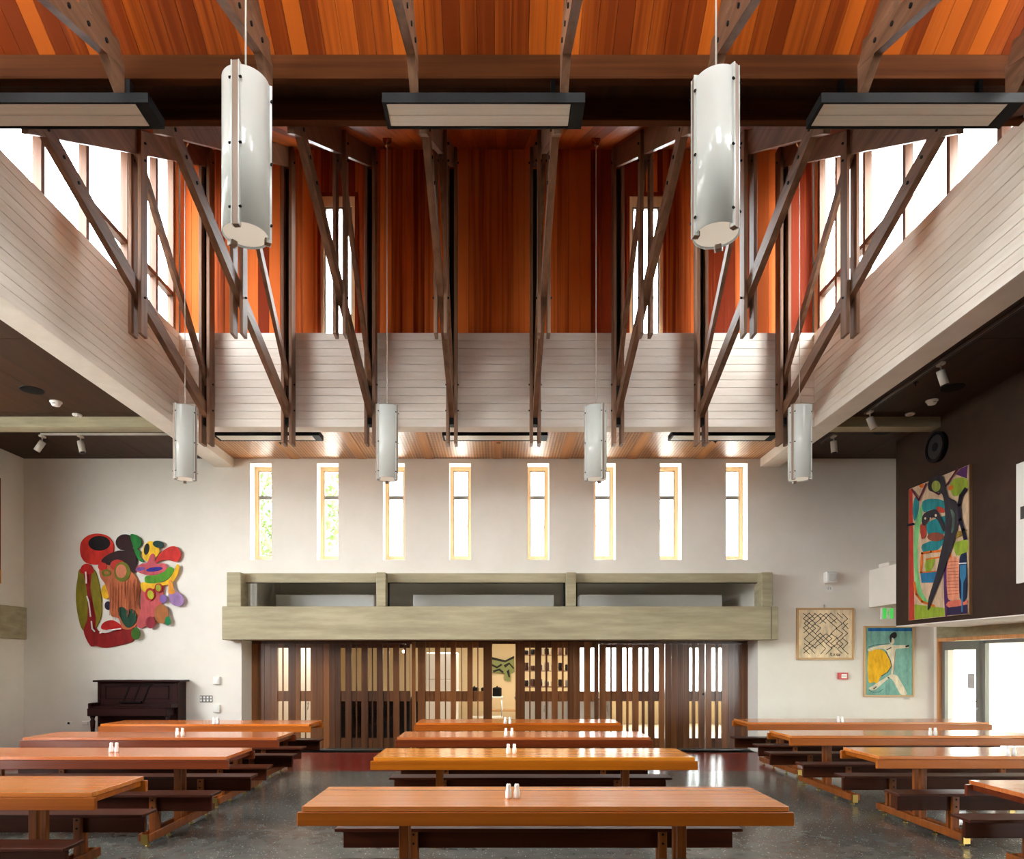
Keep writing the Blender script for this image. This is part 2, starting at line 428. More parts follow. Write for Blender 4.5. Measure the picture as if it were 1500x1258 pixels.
for k in range(3):
    t = thing('window_%d' % (9 + k), 'low fixed glass strip over the concrete beam, %s' % ['left bay', 'middle bay', 'right bay'][k], 'window', (0, 0, 0), group='glass strips over the beam', kind='structure')
    a, b2 = gx[2 * k] + .01, gx[2 * k + 1] - .01
    MB().box(a, b2, YW - .02, YW - .014, BZ1 + .02, LZ).build('pane', glass, t)
    MB().box(a, b2, YW - .035, YW, BZ1, BZ1 + .022).box(a, a + .03, YW - .035, YW, BZ1 + .022, LZ).box(b2 - .03, b2, YW - .035, YW, BZ1 + .022, LZ).box(a + .03, b2 - .03, YW - .035, YW, LZ - .012, LZ).build('frame', black, t)
    mu = pX(1035 if k == 2 else 640 if k == 1 else 445, YW + .25)
# space behind the strip
v = MB().box(GX0, GX1, YW + .55, 15.8, 3.62, 3.7).box(GX0, GX1, 15.8, 15.9, 2.72, 3.7).box(GX0 - .1, GX0, YW + .55, 15.9, 2.72, 3.7).box(GX1, GX1 + .1, YW + .55, 15.9, 2.72, 3.7)
tag(v.build('wall_loft', plaster), 'grey concrete loft behind the glass strip', 'wall', kind='structure')
for k, (ua, ub) in enumerate([(404, 548), (605, 812), (850, 1058)]):
    d = thing('duct_box', 'pale boxed-in duct behind the %s glass strip' % ['left', 'middle', 'right'][k], 'duct', ((pX(ua, 14.3) + pX(ub, 14.3)) / 2, 14.5, 2.80), group='boxed ducts in the loft')
    hw = (pX(ub, 14.3) - pX(ua, 14.3)) / 2
    MB().bbox(-hw, hw, -.2, .4, 0, .37, .01).build('casing', white_pl, d)
    MB().box(-hw - .01, hw + .01, -.21, -.19, 0, .035).build('edge_trim', white_pl, d)

# ------------------------------------------------------------------ side walls, back wall
hl = [(0.2, 3.4, 0, 2.15), (0.5, 10.1, 3.0, 5.25)]
wl = slab(MB(), 'x', XL - .3, XL, YB - .3, YW, -.1, CZ + .3, hl).build('wall_left', plaster)
tag(wl, 'white plaster left side wall', 'wall', kind='structure')
lb = MB().bbox(XL - .05, XL + .06, 0.0, YW - .001, 2.19, 2.81, .01).build('trim_8', concrete)
tag(lb, 'raw concrete band along the left wall', 'beam', kind='structure')
def facade(name, X, y0, y1, n, label, z1=2.15, z0=0):
    t = thing(name, label, 'window', (X, 0, 0), kind='structure')
    for i in range(n + 1):
        y = y0 + (y1 - y0) * i / n
        MB().box(-.04, .04, y - .03, y + .03, z0, z1).build('mullion', alu, t)
    MB().box(-.04, .04, y0, y1, z0, z0 + .06).build('bottom_rail', alu, t)
    MB().box(-.04, .04, y0, y1, z1 - .06, z1).build('top_rail', alu, t)
    for i in range(n):
        a = y0 + (y1 - y0) * i / n
        MB().box(-.004, .004, a + .03, a + (y1 - y0) / n - .03, z0 + .06, z1 - .06).build('pane', glass, t)
facade('window_12', XL - .15, 0.2, 3.4, 3, 'added unseen glazing under the concrete band on the left')  # unseen low glazing, added as a daylight source
facade('window_19', XL - .15, 0.5, 10.1, 7, 'added unseen high glazing above the concrete band on the left', 5.25, 3.0)  # unseen high glazing, added to brighten the upper left of the hall
wb = MB().box(XL - .3, XR + .3, YB - .3, YB, -.1, CZ + .3).build('wall_back', dark_plaster)
tag(wb, 'dark brown wall behind the camera', 'wall', kind='structure')
# right side: glazed ground floor with a dark brown upper wall standing forward
hr = [(-1.0, 13.09, 0, 2.54)]
wr = slab(MB(), 'x', XR, XR + .3, YB - .3, YW, -.1, CZ + .3, hr).build('wall_right', plaster)
tag(wr, 'white right side wall above the glazed doors', 'wall', kind='structure')
rb = MB().bbox(XR - .02, XR + .3, -1.0, 13.12, 2.21, 2.55, .008).build('trim_9', concrete)
tag(rb, 'pale concrete lintel over the glazed right side', 'lintel', kind='structure')
hdj = MB().box(XR - .03, XR + .12, -1.0, 13.09, 2.145, 2.21).box(XR - .03, XR + .12, 13.04, 13.09, 0, 2.145).build('trim_10', orange_jamb)
tag(hdj, 'orange timber head and jamb around the glazed right side', 'frame', kind='structure')
dw = MB().box(7.09, 7.29, YB, 12.19, 2.40, CZ).build('wall_dark', dark_plaster)
tag(dw, 'dark brown upper wall on the right carrying the big painting', 'wall', kind='structure')
ds = MB().box(7.09, XR, YB, 12.19, 2.385, 2.40).build('ceiling_side', reveal)
tag(ds, 'white soffit under the dark brown wall', 'ceiling', kind='structure')
de = MB().box(7.292, XR, 12.09, 12.19, 2.40, CZ).build('wall_dark_end', plaster)
tag(de, 'white end face behind the dark brown wall', 'wall', kind='structure')
bk = thing('wall_bulkhead', 'white boxed bulkhead between the far wall and the dark wall', 'bulkhead', (7.165, 12.7, 2.81), kind='structure')
MB().bbox(0, XR - 7.165, -.5, YW - 12.7, 0, .72, .006).build('casing', plaster, bk)
MB().bbox(.03, .3, -.1, .25, .72, .80, .01).build('cap_block', plaster, bk)
# glazed side: door and panes
t = thing('door_10', 'grey framed glass door with a paper notice at the right', 'door', (XR + .06, 12.0, 0), kind='structure')
MB().box(-.03, .03, 0, .10, 0.01, 2.14).box(-.03, .03, .94, 1.03, 0.01, 2.14).box(-.03, .03, .10, .94, 1.98, 2.14).box(-.03, .03, .10, .94, 0.01, .12).build('frame', alu, t)
MB().box(-.004, .004, .10, .94, .12, 1.98).build('pane', glass, t)
MB().box(-.012, -.006, .16, .34, 1.28, 1.55).build('notice', flat('notice_grey', (196, 196, 198), .8), t)
h = MB(); h.cyl((-.03, .06, 1.06), (-.075, .06, 1.06), .01).cyl((-.075, .05, 1.06), (-.075, .18, 1.06), .009); h.build('handle', steel, t)
MB().cyl((-.03, .05, .93), (-.045, .05, .93), .025).build('lock', steel, t)
facade('window_13', XR + .1, -0.9, 11.94, 7, 'tall clear glass panes along the right side beside the grey door', 2.14)

# ------------------------------------------------------------------ timber doors at the far end
def door(nm, label, u0, u1, slits, Y, ztop=2.12, style=door_wood, zbot=.02):
    t = thing(nm, label, 'door', (pX((u0 + u1) / 2, Y), Y, 0), group='timber slat doors under the concrete beam', kind='structure')
    cx = t.location.x
    X = lambda u: pX(u, Y) - cx
    edges = [u0] + [e for s in slits for e in s] + [u1]
    z = [zbot, .22, .965, 1.172, 2.04, ztop]
    for a, b2 in zip(edges[::2], edges[1::2]):
        wpx = b2 - a
        if wpx <= 0.4: continue
        nb = max(1, round(wpx / 9.5))
        for k in range(nb):
            xa = X(a + wpx * k / nb); xb = X(a + wpx * (k + 1) / nb)
            narrow = (xb - xa) < .05
            d0 = .0 if narrow else -.02 - .006 * (k % 2)
            MB().box(xa + .0025, xb - .0025, d0, .045, zbot, ztop).build('board', style, t)
    for a, b2 in slits:
        for za, zb in ((z[0], z[1]), (z[2], z[3]), (z[4], z[5])):
            MB().box(X(a), X(b2), .004, .04, za, zb).build('rail_block', style, t)
    MB().box(X(u0), X(u1), .045, .06, zbot, .20).box(X(u0), X(u1), .045, .06, .985, 1.15).box(X(u0), X(u1), .045, .06, 2.06, ztop).build('back_rail', door_dark, t)
    MB().box(X(u0), X(u1), .046, .050, .20, .985).build('pane', glass, t)
    MB().box(X(u0), X(u1), .046, .050, 1.15, 2.06).build('pane', glass, t)
    return t
door('door_1', 'dark timber door leaf at the far left with one pair of slits', 369, 433, [(407, 413), (415, 422.5)], YD)
d2 = door('door_2', 'dark timber door leaf with a lever handle, second from the left', 433, 483, [(440, 446.5), (448, 455)], YD)
h = MB(); xx = pX(452, YD) - d2.location.x
h.cyl((xx, -.02, .93), (xx, -.06, .93), .012).cyl((xx, -.06, .94), (xx + .0, -.06, .80), .01); h.build('handle', steel, d2)
door('door_3', 'dark slatted door leaf third from the left with black counter behind', 483, 601, [(499, 506), (515, 521), (523, 529.5), (539, 544.5), (546.5, 552), (561, 567), (570, 576), (585, 592), (595, 600)], YD, style=door_dark)
door('door_4', 'brown slatted sliding door left of the open gap', 603, 721, [(609, 612), (623.5, 628), (629.5, 637), (645, 651.5), (653.5, 660), (668, 675.5), (677, 684.5), (692.5, 699), (701, 708)], YD - .09, 2.165)
door('door_5', 'brown slatted sliding door right of the open gap', 755, 877, [(769, 775), (777.5, 783.6), (793, 799), (802, 808), (817, 823), (826, 831.5), (849.5, 855.5), (865, 870.5)], YD - .09, 2.165)
door('door_6', 'brown slatted door leaf third from the right', 878, 973, [(888, 894), (896.6, 902.4), (911.7, 917.4), (921, 926), (935.4, 940.3), (944.3, 949.3), (958.6, 964.8)], YD)
d7 = door('door_7', 'solid boarded door leaf second from the right with a round lock', 974, 1032, [(1009.4, 1013.7), (1018.4, 1023)], YD)
MB().cyl((pX(1029.5, YD) - d7.location.x, -.03, 1.11), (pX(1029.5, YD) - d7.location.x, -.016, 1.11), .02).build('lock', black, d7)
door('door_8', 'solid dark boarded door leaf at the far right', 1033.2, 1095, [(1042, 1047.6), (1052, 1057)], YD)
hd2 = MB().box(DX0, DX1, YD + .0, YD + .09, 2.122, 2.6).build('trim_18', door_dark)
tag(hd2, 'dark timber head rail above the doors', 'beam', kind='structure')
thr = MB().box(DX0, DX1, YD - .14, YD + .1, 0.0, .018).build('trim_11', steel)
tag(thr, 'metal floor track under the doors', 'threshold', kind='structure')

# ------------------------------------------------------------------ servery behind the doors
sv = MB()
slab(sv, 'y', 19.5, 19.7, -5.6, 7.6, 0, 2.75, [(2.0, 7.4, .9, 2.4)])
sv.box(-5.7, -5.6, 13.8, 19.7, 0, 2.75).box(7.6, 7.7, 13.8, 19.7, 0, 2.75)
tag(sv.build('wall_servery', cream_wall), 'cream walls of the servery behind the doors', 'wall', kind='structure')
tag(MB().box(-5.7, 7.7, 13.78, 19.7, 2.62, 2.72).build('ceiling_servery', reveal), 'white servery ceiling behind the doors', 'ceiling', kind='structure')
tag(MB().box(-5.6, 7.6, 13.86, 19.5, -.022, 0).build('floor_servery', flat('servery_floor', (170, 150, 120), .35)), 'pale servery floor behind the doors', 'floor', kind='structure')
t = thing('window_14', 'bright window in the back wall of the servery', 'window', (4.7, 19.55, 1.65), kind='structure')
MB().box(-2.7, 2.7, -.004, .004, -.75, .75).build('pane', glass, t)
MB().box(-2.7, -2.64, -.03, .03, -.75, .75).box(2.64, 2.7, -.03, .03, -.75, .75).box(-.03, .03, -.03, .03, -.75, .75).build('frame', alu, t)
warm = emit('warm_lamp', (255, 232, 196), 3)
for k, (x, y) in enumerate([(-4.3, 14.8), (-1.0, 17.2), (1.4, 17.2), (-1.0, 15.0)]):
    t = thing('ceiling_light', 'flat ceiling light of the servery, %s' % ['before the pale partition', 'over the white fridge', 'near the banner', 'just inside the gap'][k], 'light', (x, y, 2.62), group='servery ceiling lights')
    MB().bbox(-.62, .62, -.16, .16, -.05, -.001, .01).build('housing', white_pl, t)
    MB().box(-.58, .58, -.13, .13, -.058, -.05).build('diffuser', warm, t)
    l = bpy.data.lights.new('servery_lamp', 'AREA'); l.shape = 'RECTANGLE'; l.size = 1.1; l.size_y = .25; l.energy = 8; l.color = (1, .92, .78)
    lo = bpy.data.objects.new('servery_lamp', l); C.objects.link(lo); lo.location = (x, y, 2.54)
tag(MB().box(-5.6, -3.75, 15.6, 15.7, 0, 2.62).build('wall_servery_partition', reveal), 'pale partition wall behind the left doors', 'wall', kind='structure')
t = thing('servery_counter', 'black servery counter seen through the left slats', 'counter', (-2.6, 14.9, 0))
MB().bbox(-1.05, .95, -.3, .3, .0, .94, .01).build('body', black, t); MB().bbox(-1.1, 1.0, -.35, .35, .94, .98, .008).build('worktop', black, t)
t = thing('fridge', 'white fridge seen through the slats left of the gap', 'fridge', (-1.45, 17.6, 0))
MB().bbox(-.4, .4, -.35, .35, .05, 2.0, .02).build('body', white_pl, t); MB().bbox(-.39, .39, -.38, -.352, .08, 1.3, .01).build('door', white_pl, t); MB().bbox(-.39, .39, -.38, -.352, 1.32, 1.98, .01).build('door', white_pl, t); MB().cyl((.33, -.41, .9), (.33, -.41, 1.2), .012).build('handle', steel, t)
t = thing('serving_trolley', 'low trolley with dark pots left of the gap', 'trolley', (-.35, 17.9, 0))
MB().bbox(-.45, .45, -.25, .25, .82, .86, .006).build('shelf', white_pl, t); MB().bbox(-.45, .45, -.25, .25, .3, .34, .006).build('shelf', white_pl, t)
for sx in (-.42, .42):
    for sy in (-.22, .22): MB().cyl((sx, sy, 0), (sx, sy, .82), .015).build('leg', steel, t)
for k, x in enumerate((-.65, -.35, -.05)):
    p = thing('cooking_pot', 'dark round pot on the trolley, %s' % ['left one', 'middle one', 'right one'][k], 'pot', (x, 17.9, .86), group='pots on the trolley')
    MB().lathe([(.11, 0), (.12, .02), (.12, .2), (.125, .21)], n=14).build('body', black, p); MB().lathe([(.122, .212), (.08, .235), (.02, .245), (.02, .27)], n=14).build('lid', black, p)
t = thing('white_cupboard', 'pale cupboard seen through the slats right of the gap', 'cupboard', (1.5, 16.2, 0))
MB().bbox(-1.1, 1.1, -.3, .3, 0, .88, .01).build('body', white_pl, t); MB().bbox(-1.13, 1.13, -.34, .34, .88, .92, .008).build('worktop', alu, t)
for x in (-.73, 0, .73):
    d = MB().bbox(x - .35, x + .35, -.325, -.301, .08, .86, .006).build('door', white_pl, t); MB().cyl((x + .28, -.345, .6), (x + .28, -.345, .75), .008).build('handle', steel, d)
t = thing('wall_shelf', 'open shelf of patterned crockery behind the right slats', 'shelf', (1.15, 16.4, 1.15))
for z in (0, .38, .76): MB().box(-.75, .75, -.15, .15, z, z + .025).build('board', flat('rosy_timber', (186, 150, 130), .5), t)
for sx in (-.74, .72): MB().box(sx, sx + .02, -.15, .15, -.25, .9).build('side', flat('rosy_timber', (186, 150, 130), .5), t)
rr = random.Random(3)
for z in (.025, .405, .785):
    for k in range(9):
        x = -.66 + k * .165; hh = rr.uniform(.08, .2)
        p = MB().lathe([(.045, 0), (.06, .02), (.06, hh), (.05, hh + .02)], n=10).build('crockery_jar', flat(*rr.choice([('jar_brown', (120, 84, 70), .4), ('jar_white', (220, 212, 204), .3), ('jar_pink', (198, 160, 150), .4), ('jar_dark', (60, 50, 48), .4)])), None, (1.15 + x, 16.4, 1.15 + z))
        tag(p, 'small crockery jar on the %s shelf behind the right slats, place %s' % ({.025: 'lowest', .405: 'middle', .785: 'top'}[z], ['one', 'two', 'three', 'four', 'five', 'six', 'seven', 'eight', 'nine'][k] + ' from the left'), 'jar', 'crockery on the servery shelf')
t = thing('globe_string', 'string of small glowing globes behind the left slats', 'lamp', (-1.98, 14.6, 2.62))
gm = emit('globe_glow', (255, 240, 220), 6)
for k in range(4):
    q = MB(); q.lathe([(.004, -.03), (.022, -.02), (.03, 0), (.022, .02), (.004, .03)], (-.02 * k, 0, -.25 - .13 * k), 10); q.build('globe', gm, t)
MB().cyl((0, 0, 0), (-.06, 0, -.66), .003, n=6).build('cord', black, t)
# banner on the back wall
t = thing('wall_hanging', 'green and black patterned hanging in the gap between the doors', 'hanging', (0, 19.45, 0))
Yb_ = 19.45
def bp(pts, off): return [Vector((pX(u, Yb_), -off, pZ(v_, Yb_))) for u, v_ in pts]
mb = MB()
mb.mat(flat('banner_green', (140, 150, 100), .8)).prism(bp([(716, 962), (740, 968), (753, 961), (754, 984), (748, 987), (748, 998), (739, 996), (739, 986), (716, 985)], 0), (0, -.015, 0))
mb.mat(flat('banner_black', (40, 42, 36), .8))
for pts in ([(716, 961), (740, 967), (753, 960.5), (753, 964), (740, 970), (716, 965)], [(720, 972), (728, 976), (734, 972), (736, 974), (728, 979), (720, 975)], [(738, 974), (746, 970), (753, 978), (752, 980), (746, 973), (740, 978)], [(722, 982), (732, 979), (738, 984), (736, 986), (731, 982), (723, 985)], [(742, 983), (746, 980), (747, 992), (745, 992)]):
    mb.prism(bp(pts, .016), (0, -.004, 0))
mb.build('cloth', None, t)
t = thing('servery_bench', 'low pale bench below the patterned hanging', 'bench', (.3, 18.9, 0))
MB().bbox(-.7, .7, -.22, .22, .40, .45, .006).build('seat', pale_frame, t)
for sx in (-.6, .6): MB().bbox(sx - .03, sx + .03, -.2, .2, 0, .40, .006).build('leg', pale_frame, t)

# ------------------------------------------------------------------ low ceilings
def ceiling_piece(nm, label, x0, x1, y0, y1, m, pw=1.2, along='y'):
    t = MB().box(x0, x1, y0, y1, CZ + .012, CZ + .30).build(nm, black_matt)
    tag(t, label, 'ceiling', kind='structure')
    n_ = max(1, round((x1 - x0) / pw)); w_ = (x1 - x0) / n_
    for i in range(n_):
        ys = [y0 + (y1 - y0) * k / max(1, round((y1 - y0) / 2.4)) for k in range(max(1, round((y1 - y0) / 2.4)) + 1)]
        for a, b2 in zip(ys, ys[1:]):
            MB().box(x0 + i * w_ + .003, x0 + (i + 1) * w_ - .003, a + .003, b2 - .003, CZ - .006, CZ + .012).build('panel', m, t)
    return t
BW = .36
XI0, XI1 = X0 - PX, X0 + PX
ceiling_piece('ceiling_left', 'dark timber panelled ceiling on the left side', XL, XI0 - BW, YB, YW, dark_ceil)
ceiling_piece('ceiling_right', 'dark timber panelled ceiling on the right side', XI1 + BW, XR, YB, YW, dark_ceil)
ceiling_piece('ceiling_near', 'timber panelled ceiling over the near end', XI0 - BW, XI1 + BW, YB, PYN - .25, dark_ceil)
t = MB().box(XI0 - BW, XI1 + BW, PY + .25, YW, CZ + .012, CZ + .3).build('ceiling_far', black_matt)
tag(t, 'perforated orange timber ceiling strip above the slit windows', 'ceiling', kind='structure')
sp_ = 1.304
x = XI0
k = -4
while True:
    c = X0 + k * sp_
    if c - sp_ > XI1: break
    a, b2 = max(XI0, c + .09), min(XI1, c + sp_ - .09)
    if b2 > a:
        for ya, yb in ((PY + .25, 12.25), (12.25, YW)): MB().box(a + .002, b2 - .002, ya + .002, yb - .002, CZ - .006, CZ + .012).build('perforated_panel', perf, t)
    a, b2 = max(XI0, c - .09), min(XI1, c + .09)
    if b2 > a: MB().box(a + .002, b2 - .002, PY + .25, YW, CZ - .012, CZ + .012).build('cover_strip', perf_plain, t)
    k += 1

# ------------------------------------------------------------------ lantern parapets
nb_ = 12; bh = (ZT - ZB) / nb_
def parapet(nm, label, x0, x1, y0, y1, face):
    """core slab with a board face; face in '+x','-x','+y','-y' gives the side that carries the boards"""
    e = .022
    cx0, cx1, cy0, cy1 = x0, x1, y0, y1
    if face == '+x': cx1 -= e
    if face == '-x': cx0 += e
    if face == '-y': cy0 += e
    if face == '+y': cy1 -= e
    t = MB().box(cx0, cx1, cy0, cy1, ZB, ZT).build(nm, board_concY)
    tag(t, label, 'wall', kind='structure')
    for i in range(nb_):
        za, zb = ZB + i * bh + .003, ZB + (i + 1) * bh - .003
        if i == 0: za = ZB
        d = random.uniform(0, .003)
        if face == '+x': q = (cx1, x1 - d, y0, y1)
        elif face == '-x': q = (x0 + d, cx0, y0, y1)
        elif face == '-y': q = (x0, x1, y0 + d, cy0)
        else: q = (x0, x1, cy1, y1 - d)
        MB().bbox(*q, za, zb, .003).build('board', board_conc, t)
    return t
parapet('wall_parapet_far', 'pale horizontally boarded parapet across the far end of the lantern', XI0, XI1, PY, PY + .25, '-y')
parapet('wall_parapet_near', 'pale boarded parapet across the near end of the lantern', XI0, XI1, PYN - .25, PYN, '+y')
parapet('wall_parapet_left', 'pale boarded parapet along the left side of the lantern', XI0 - BW, XI0, PYN - .25, PY + .25, '+x')
parapet('wall_parapet_right', 'pale boarded parapet along the right side of the lantern', XI1, XI1 + BW, PYN - .25, PY + .25, '-x')
bl = MB().box(XI0 - BW, XI0, PY + .25, YW, ZB, CZ).build('trim_12', board_concY); tag(bl, 'pale beam running on to the far wall at the left', 'beam', kind='structure')
br = MB().box(XI1, XI1 + BW, PY + .25, YW, ZB, CZ).build('trim_13', board_concY); tag(br, 'pale beam running on to the far wall at the right', 'beam', kind='structure')
bcl = MB().box(XL, XI0 - BW, PY, PY + .25, ZB, CZ - .006).build('trim_14', concrete); tag(bcl, 'grey concrete cross beam under the left dark ceiling', 'beam', kind='structure')
bcr = MB().box(XI1 + BW, 7.09, PY, PY + .25, ZB, CZ - .006).build('trim_15', concrete); tag(bcr, 'grey concrete cross beam under the right dark ceiling', 'beam', kind='structure')

# ------------------------------------------------------------------ lantern end walls (cedar boards) and roof
YC = PY + .16
sw = [(pX(470, YC), pX(520, YC)), (pX(922, YC), pX(971, YC))]
swz = pZ(287, YC)
core = MB(); slab(core, 'y', YC + .03, YC + .12, XI0 - .15, XI1 + .15, ZT, roof(YC) + .05, [(a, b2, ZT, swz) for a, b2 in sw])
cw = core.build('wall_cedar_far', black_matt); tag(cw, 'red cedar boarded wall above the far parapet', 'wall', kind='structure')
nbd = 57; bw_ = (XI1 - XI0 + .1) / nbd
for i in range(nbd):
    a = XI0 - .05 + i * bw_; b2 = a + bw_
    segs = [(a, b2, ZT)]
    for s0, s1 in sw:
        new = []
        for (p, q, z) in segs:
            if z == ZT and q > s0 and p < s1:
                if p < s0: new.append((p, s0, ZT))
                new.append((max(p, s0), min(q, s1), swz))
                if q > s1: new.append((s1, q, ZT))
            else: new.append((p, q, z))
        segs = new
    for p, q, z in segs:
        if q - p > .012: MB().box(p + .002, q - .002, YC, YC + .03, z + .002, roof(YC)).build('board', clad, cw)
nwh = [(X0 + c - .85, X0 + c + .85, ZT + .05, 9.7) for c in (-3.9, -1.3, 1.3, 3.9)]  # unseen window openings added to throw daylight on the far parapet
nw = slab(MB(), 'y', 2 * YM - YC - .12, 2 * YM - YC, XI0 - .15, XI1 + .15, ZT, roof(YC) + .05, nwh).build('wall_cedar_near', clad)
for k, q_ in enumerate(nwh):
    t = thing('window_%d' % (21 + k), 'added wide window for daylight in the cedar wall behind the camera, %s from the left' % ['first', 'second', 'third', 'fourth'][k], 'window', (0, 0, 0), group='added daylight windows behind the camera', kind='structure')
    MB().box(q_[0], q_[1], 2 * YM - YC - .07, 2 * YM - YC - .064, q_[2], q_[3]).build('pane', glass, t)
tag(nw, 'red cedar wall above the near parapet', 'wall', kind='structure')
for k, (a, b2) in enumerate(sw):
    t = thing('window_%d' % (15 + k), 'tall slit window in the red cedar wall, %s one' % ['left', 'right'][k], 'window', ((a + b2) / 2, YC, ZT), group='slit windows in the cedar wall', kind='structure')
    hw, h = (b2 - a) / 2, swz - ZT
    MB().box(-hw - .05, -hw, -.02, .10, .0, h + .05).box(hw, hw + .05, -.02, .10, .0, h + .05).box(-hw, hw, -.02, .10, h, h + .05).build('architrave', clad, t)
    MB().box(-hw, -hw + .05, .01, .10, .0, h).box(hw - .05, hw, .01, .10, .0, h).box(-hw + .05, hw - .05, .01, .10, h - .16, h).build('frame', light_wood, t)
    MB().box(-hw + .05, -hw + .075, .03, .09, 0, h - .16).box(hw - .075, hw - .05, .03, .09, 0, h - .16).box(-hw + .075, hw - .075, .03, .09, h - .19, h - .16).build('sash', alu, t)
    MB().box(-hw + .05, hw - .05, .06, .066, 0, h - .16).build('pane', glass, t)

# roof: boards on the underside, slab above
npl = 72; pw_ = (XI1 - XI0 + .7) / npl
xs0 = XI0 - .35
for side in (0, 1):
    ya, yb = (YM + .235, PY + .6) if side == 0 else (2 * YM - PY - .6, YM - .235)
    za, zb = roof(ya), roof(yb)
    q = MB().prism([(xs0, ya, za + .03), (xs0, yb, zb + .03), (xs0, yb, zb + .3), (xs0, ya, za + .3)], (XI1 - XI0 + .7, 0, 0)).build('ceiling_lantern_%s' % ['far', 'near'][side], black_matt)
    tag(q, 'sloping orange timber board ceiling over the %s half of the lantern' % ['far', 'near'][side], 'ceiling', kind='structure')
    me = MB().prism([(0, ya, za), (0, yb, zb), (0, yb, zb + .03), (0, ya, za + .03)], (pw_ - .004, 0, 0)).mesh('roof_plank', ceil_far)
    for i in range(npl): link('plank', me, q, (xs0 + i * pw_ + .002, 0, 0))

# transverse beams at the valley
for k, (y0, y1) in enumerate([(6.12, 6.17), (6.59, 6.64)]):
    b_ = thing('trim_%d' % (16 + k), 'long brown timber beam across the lantern, %s of the pair' % ['nearer', 'farther'][k], 'beam', (X0, (y0 + y1) / 2, 7.0), kind='structure')
    MB().bbox(-5.6, 5.6, -.025, .025, 0, .2, .004).build('plank', beam_m, b_)
    MB().bbox(-5.6, 5.6, -.04, .04, -.03, -.001, .004).build('lower_plate', beam_m, b_)
gp = MB().box(XI0 - .35, XI1 + .35, 6.12, 6.64, 7.205, 7.45).build('ceiling_valley', dark_ceil); tag(gp, 'brown board between the two long beams', 'ceiling', kind='structure')

# ------------------------------------------------------------------ clerestory glazing on both sides
mull = [7.0, 7.8, 8.65, 9.6, 10.4, 10.95]
def clere(nm, label, X, sgn):
    t = thing(nm, label, 'window', (X, YM, ZT), kind='structure')
    for half in (1, -1):
        ys = [m_ - YM for m_ in mull]
        def rz(d): return roof(YM + d) - ZT
        allv = [0.3] + ys
        for k, d in enumerate(allv):
            MB().box(-.05, .05, half * d - .032, half * d + .032, 0, rz(d)).build('mullion', frame_dark, t)
        for k in range(len(allv) - 1):
            a, b2 = allv[k], allv[k + 1]
            pr = [(0, half * a, .0), (0, half * b2, .0), (0, half * b2, rz(b2)), (0, half * a, rz(a))]
            MB().prism([(-.003, *p[1:]) for p in pr], (.006, 0, 0)).build('pane', glass, t)
            if a >= 8.6 - YM:
                zt_ = .60
                MB().box(-.045, .045, min(half * a, half * b2) + .032, max(half * a, half * b2) - .032, zt_ - .035, zt_ + .035).build('transom', frame_dark, t)
        d0, d1 = .3, ys[-1]
        MB().prism([(-.05, half * d0, rz(d0) - .10), (-.05, half * d1, rz(d1) - .10), (-.05, half * d1, rz(d1)), (-.05, half * d0, rz(d0))], (.1, 0, 0)).build('head_rail', light_wood, t)
        MB().box(-.05, .05, min(half * d0, half * d1), max(half * d0, half * d1), 0, .03).build('sill', frame_dark, t)
        MB().box(-.06, .06, half * (PY + .08 - YM) - .05, half * (PY + .08 - YM) + .05, 0, rz(PY + .08 - YM)).build('corner_jamb', light_wood, t)
clere('window_17', 'clerestory glazing above the left parapet', XI0 - .12, -1)
clere('window_18', 'clerestory glazing above the right parapet', XI1 + .12, 1)

# ------------------------------------------------------------------ roof trusses
def make_truss():
    t = thing('roof_truss', 'x', 'truss', (0, 10.80, ZB), group='roof trusses of the lantern')
    oy, oz = -10.80, -ZB
    P = lambda y, z: (0, y + oy, z + oz)
    zb_ = lambda y: 7.03 + SL * (y - 6.85)
    # far twin posts, middle twin posts
    for s in (-1, 1):
        MB().bbox(s * .062 - .024, s * .062 + .024, 10.71 + oy, 10.91 + oy, 5.19 + oz, zb_(10.8) + .30 + oz, .004).build('post', truss_m, t)
        MB().bbox(s * .062 - .022, s * .062 + .022, 8.67 + oy, 8.83 + oy, 5.93 + oz, zb_(8.75) + .26 + oz, .004).build('middle_post', truss_m, t)
    MB().box(-.036, .036, 10.82 + oy, 10.90 + oy, 5.80 + oz, zb_(10.8) - .02 + oz).build('black_gap_strip', black_matt, t)  # plain black strip filling the gap between the twin posts
    q = MB(); xx = .035
    y0, y1 = 6.66, 10.90
    q.prism([(-xx, y0 + oy, zb_(y0) + oz), (-xx, y1 + oy, zb_(y1) + oz), (-xx, y1 + oy, zb_(y1) + .305 + oz), (-xx, y0 + oy, zb_(y0) + .305 + oz)], (2 * xx, 0, 0)); q.build('top_chord', chord_m, t)
    MB().bar(P(10.86, 5.68), P(6.72, 7.26), .076, .19).build('lower_strut', chord_m, t)
    MB().bar(P(10.84, 6.17), P(8.72, zb_(8.75) + .02), .055, .13).build('brace', chord_m, t)
    q = MB()
    q.prism([(-.037, 10.76 + oy, 5.50 + oz), (-.037, 10.90 + oy, 5.50 + oz), (-.037, 10.90 + oy, 5.72 + oz), (-.037, 10.80 + oy, 5.78 + oz)], (.074, 0, 0)); q.build('shoe_block', black, t)
    q = MB()
    for (y, z) in [(10.82, 5.74), (10.82, 6.15), (10.82, zb_(10.8) + .08), (8.75, 6.42), (8.75, zb_(8.75) - .08), (8.75, zb_(8.75) + .14)]:
        q.cyl((-.105, y + oy, z + oz), (.105, y + oy, z + oz), .014, n=8)
    for y in (6.95, 7.2, 7.45):
        z = 5.68 + (10.86 - y) / (10.86 - 6.72) * 1.58
        q.cyl((-.05, y + oy, z + oz), (.05, y + oy, z + oz), .018, n=8)
    b_ = q.build('bolts', black, t); b_['kind'] = 'stuff'
    return t
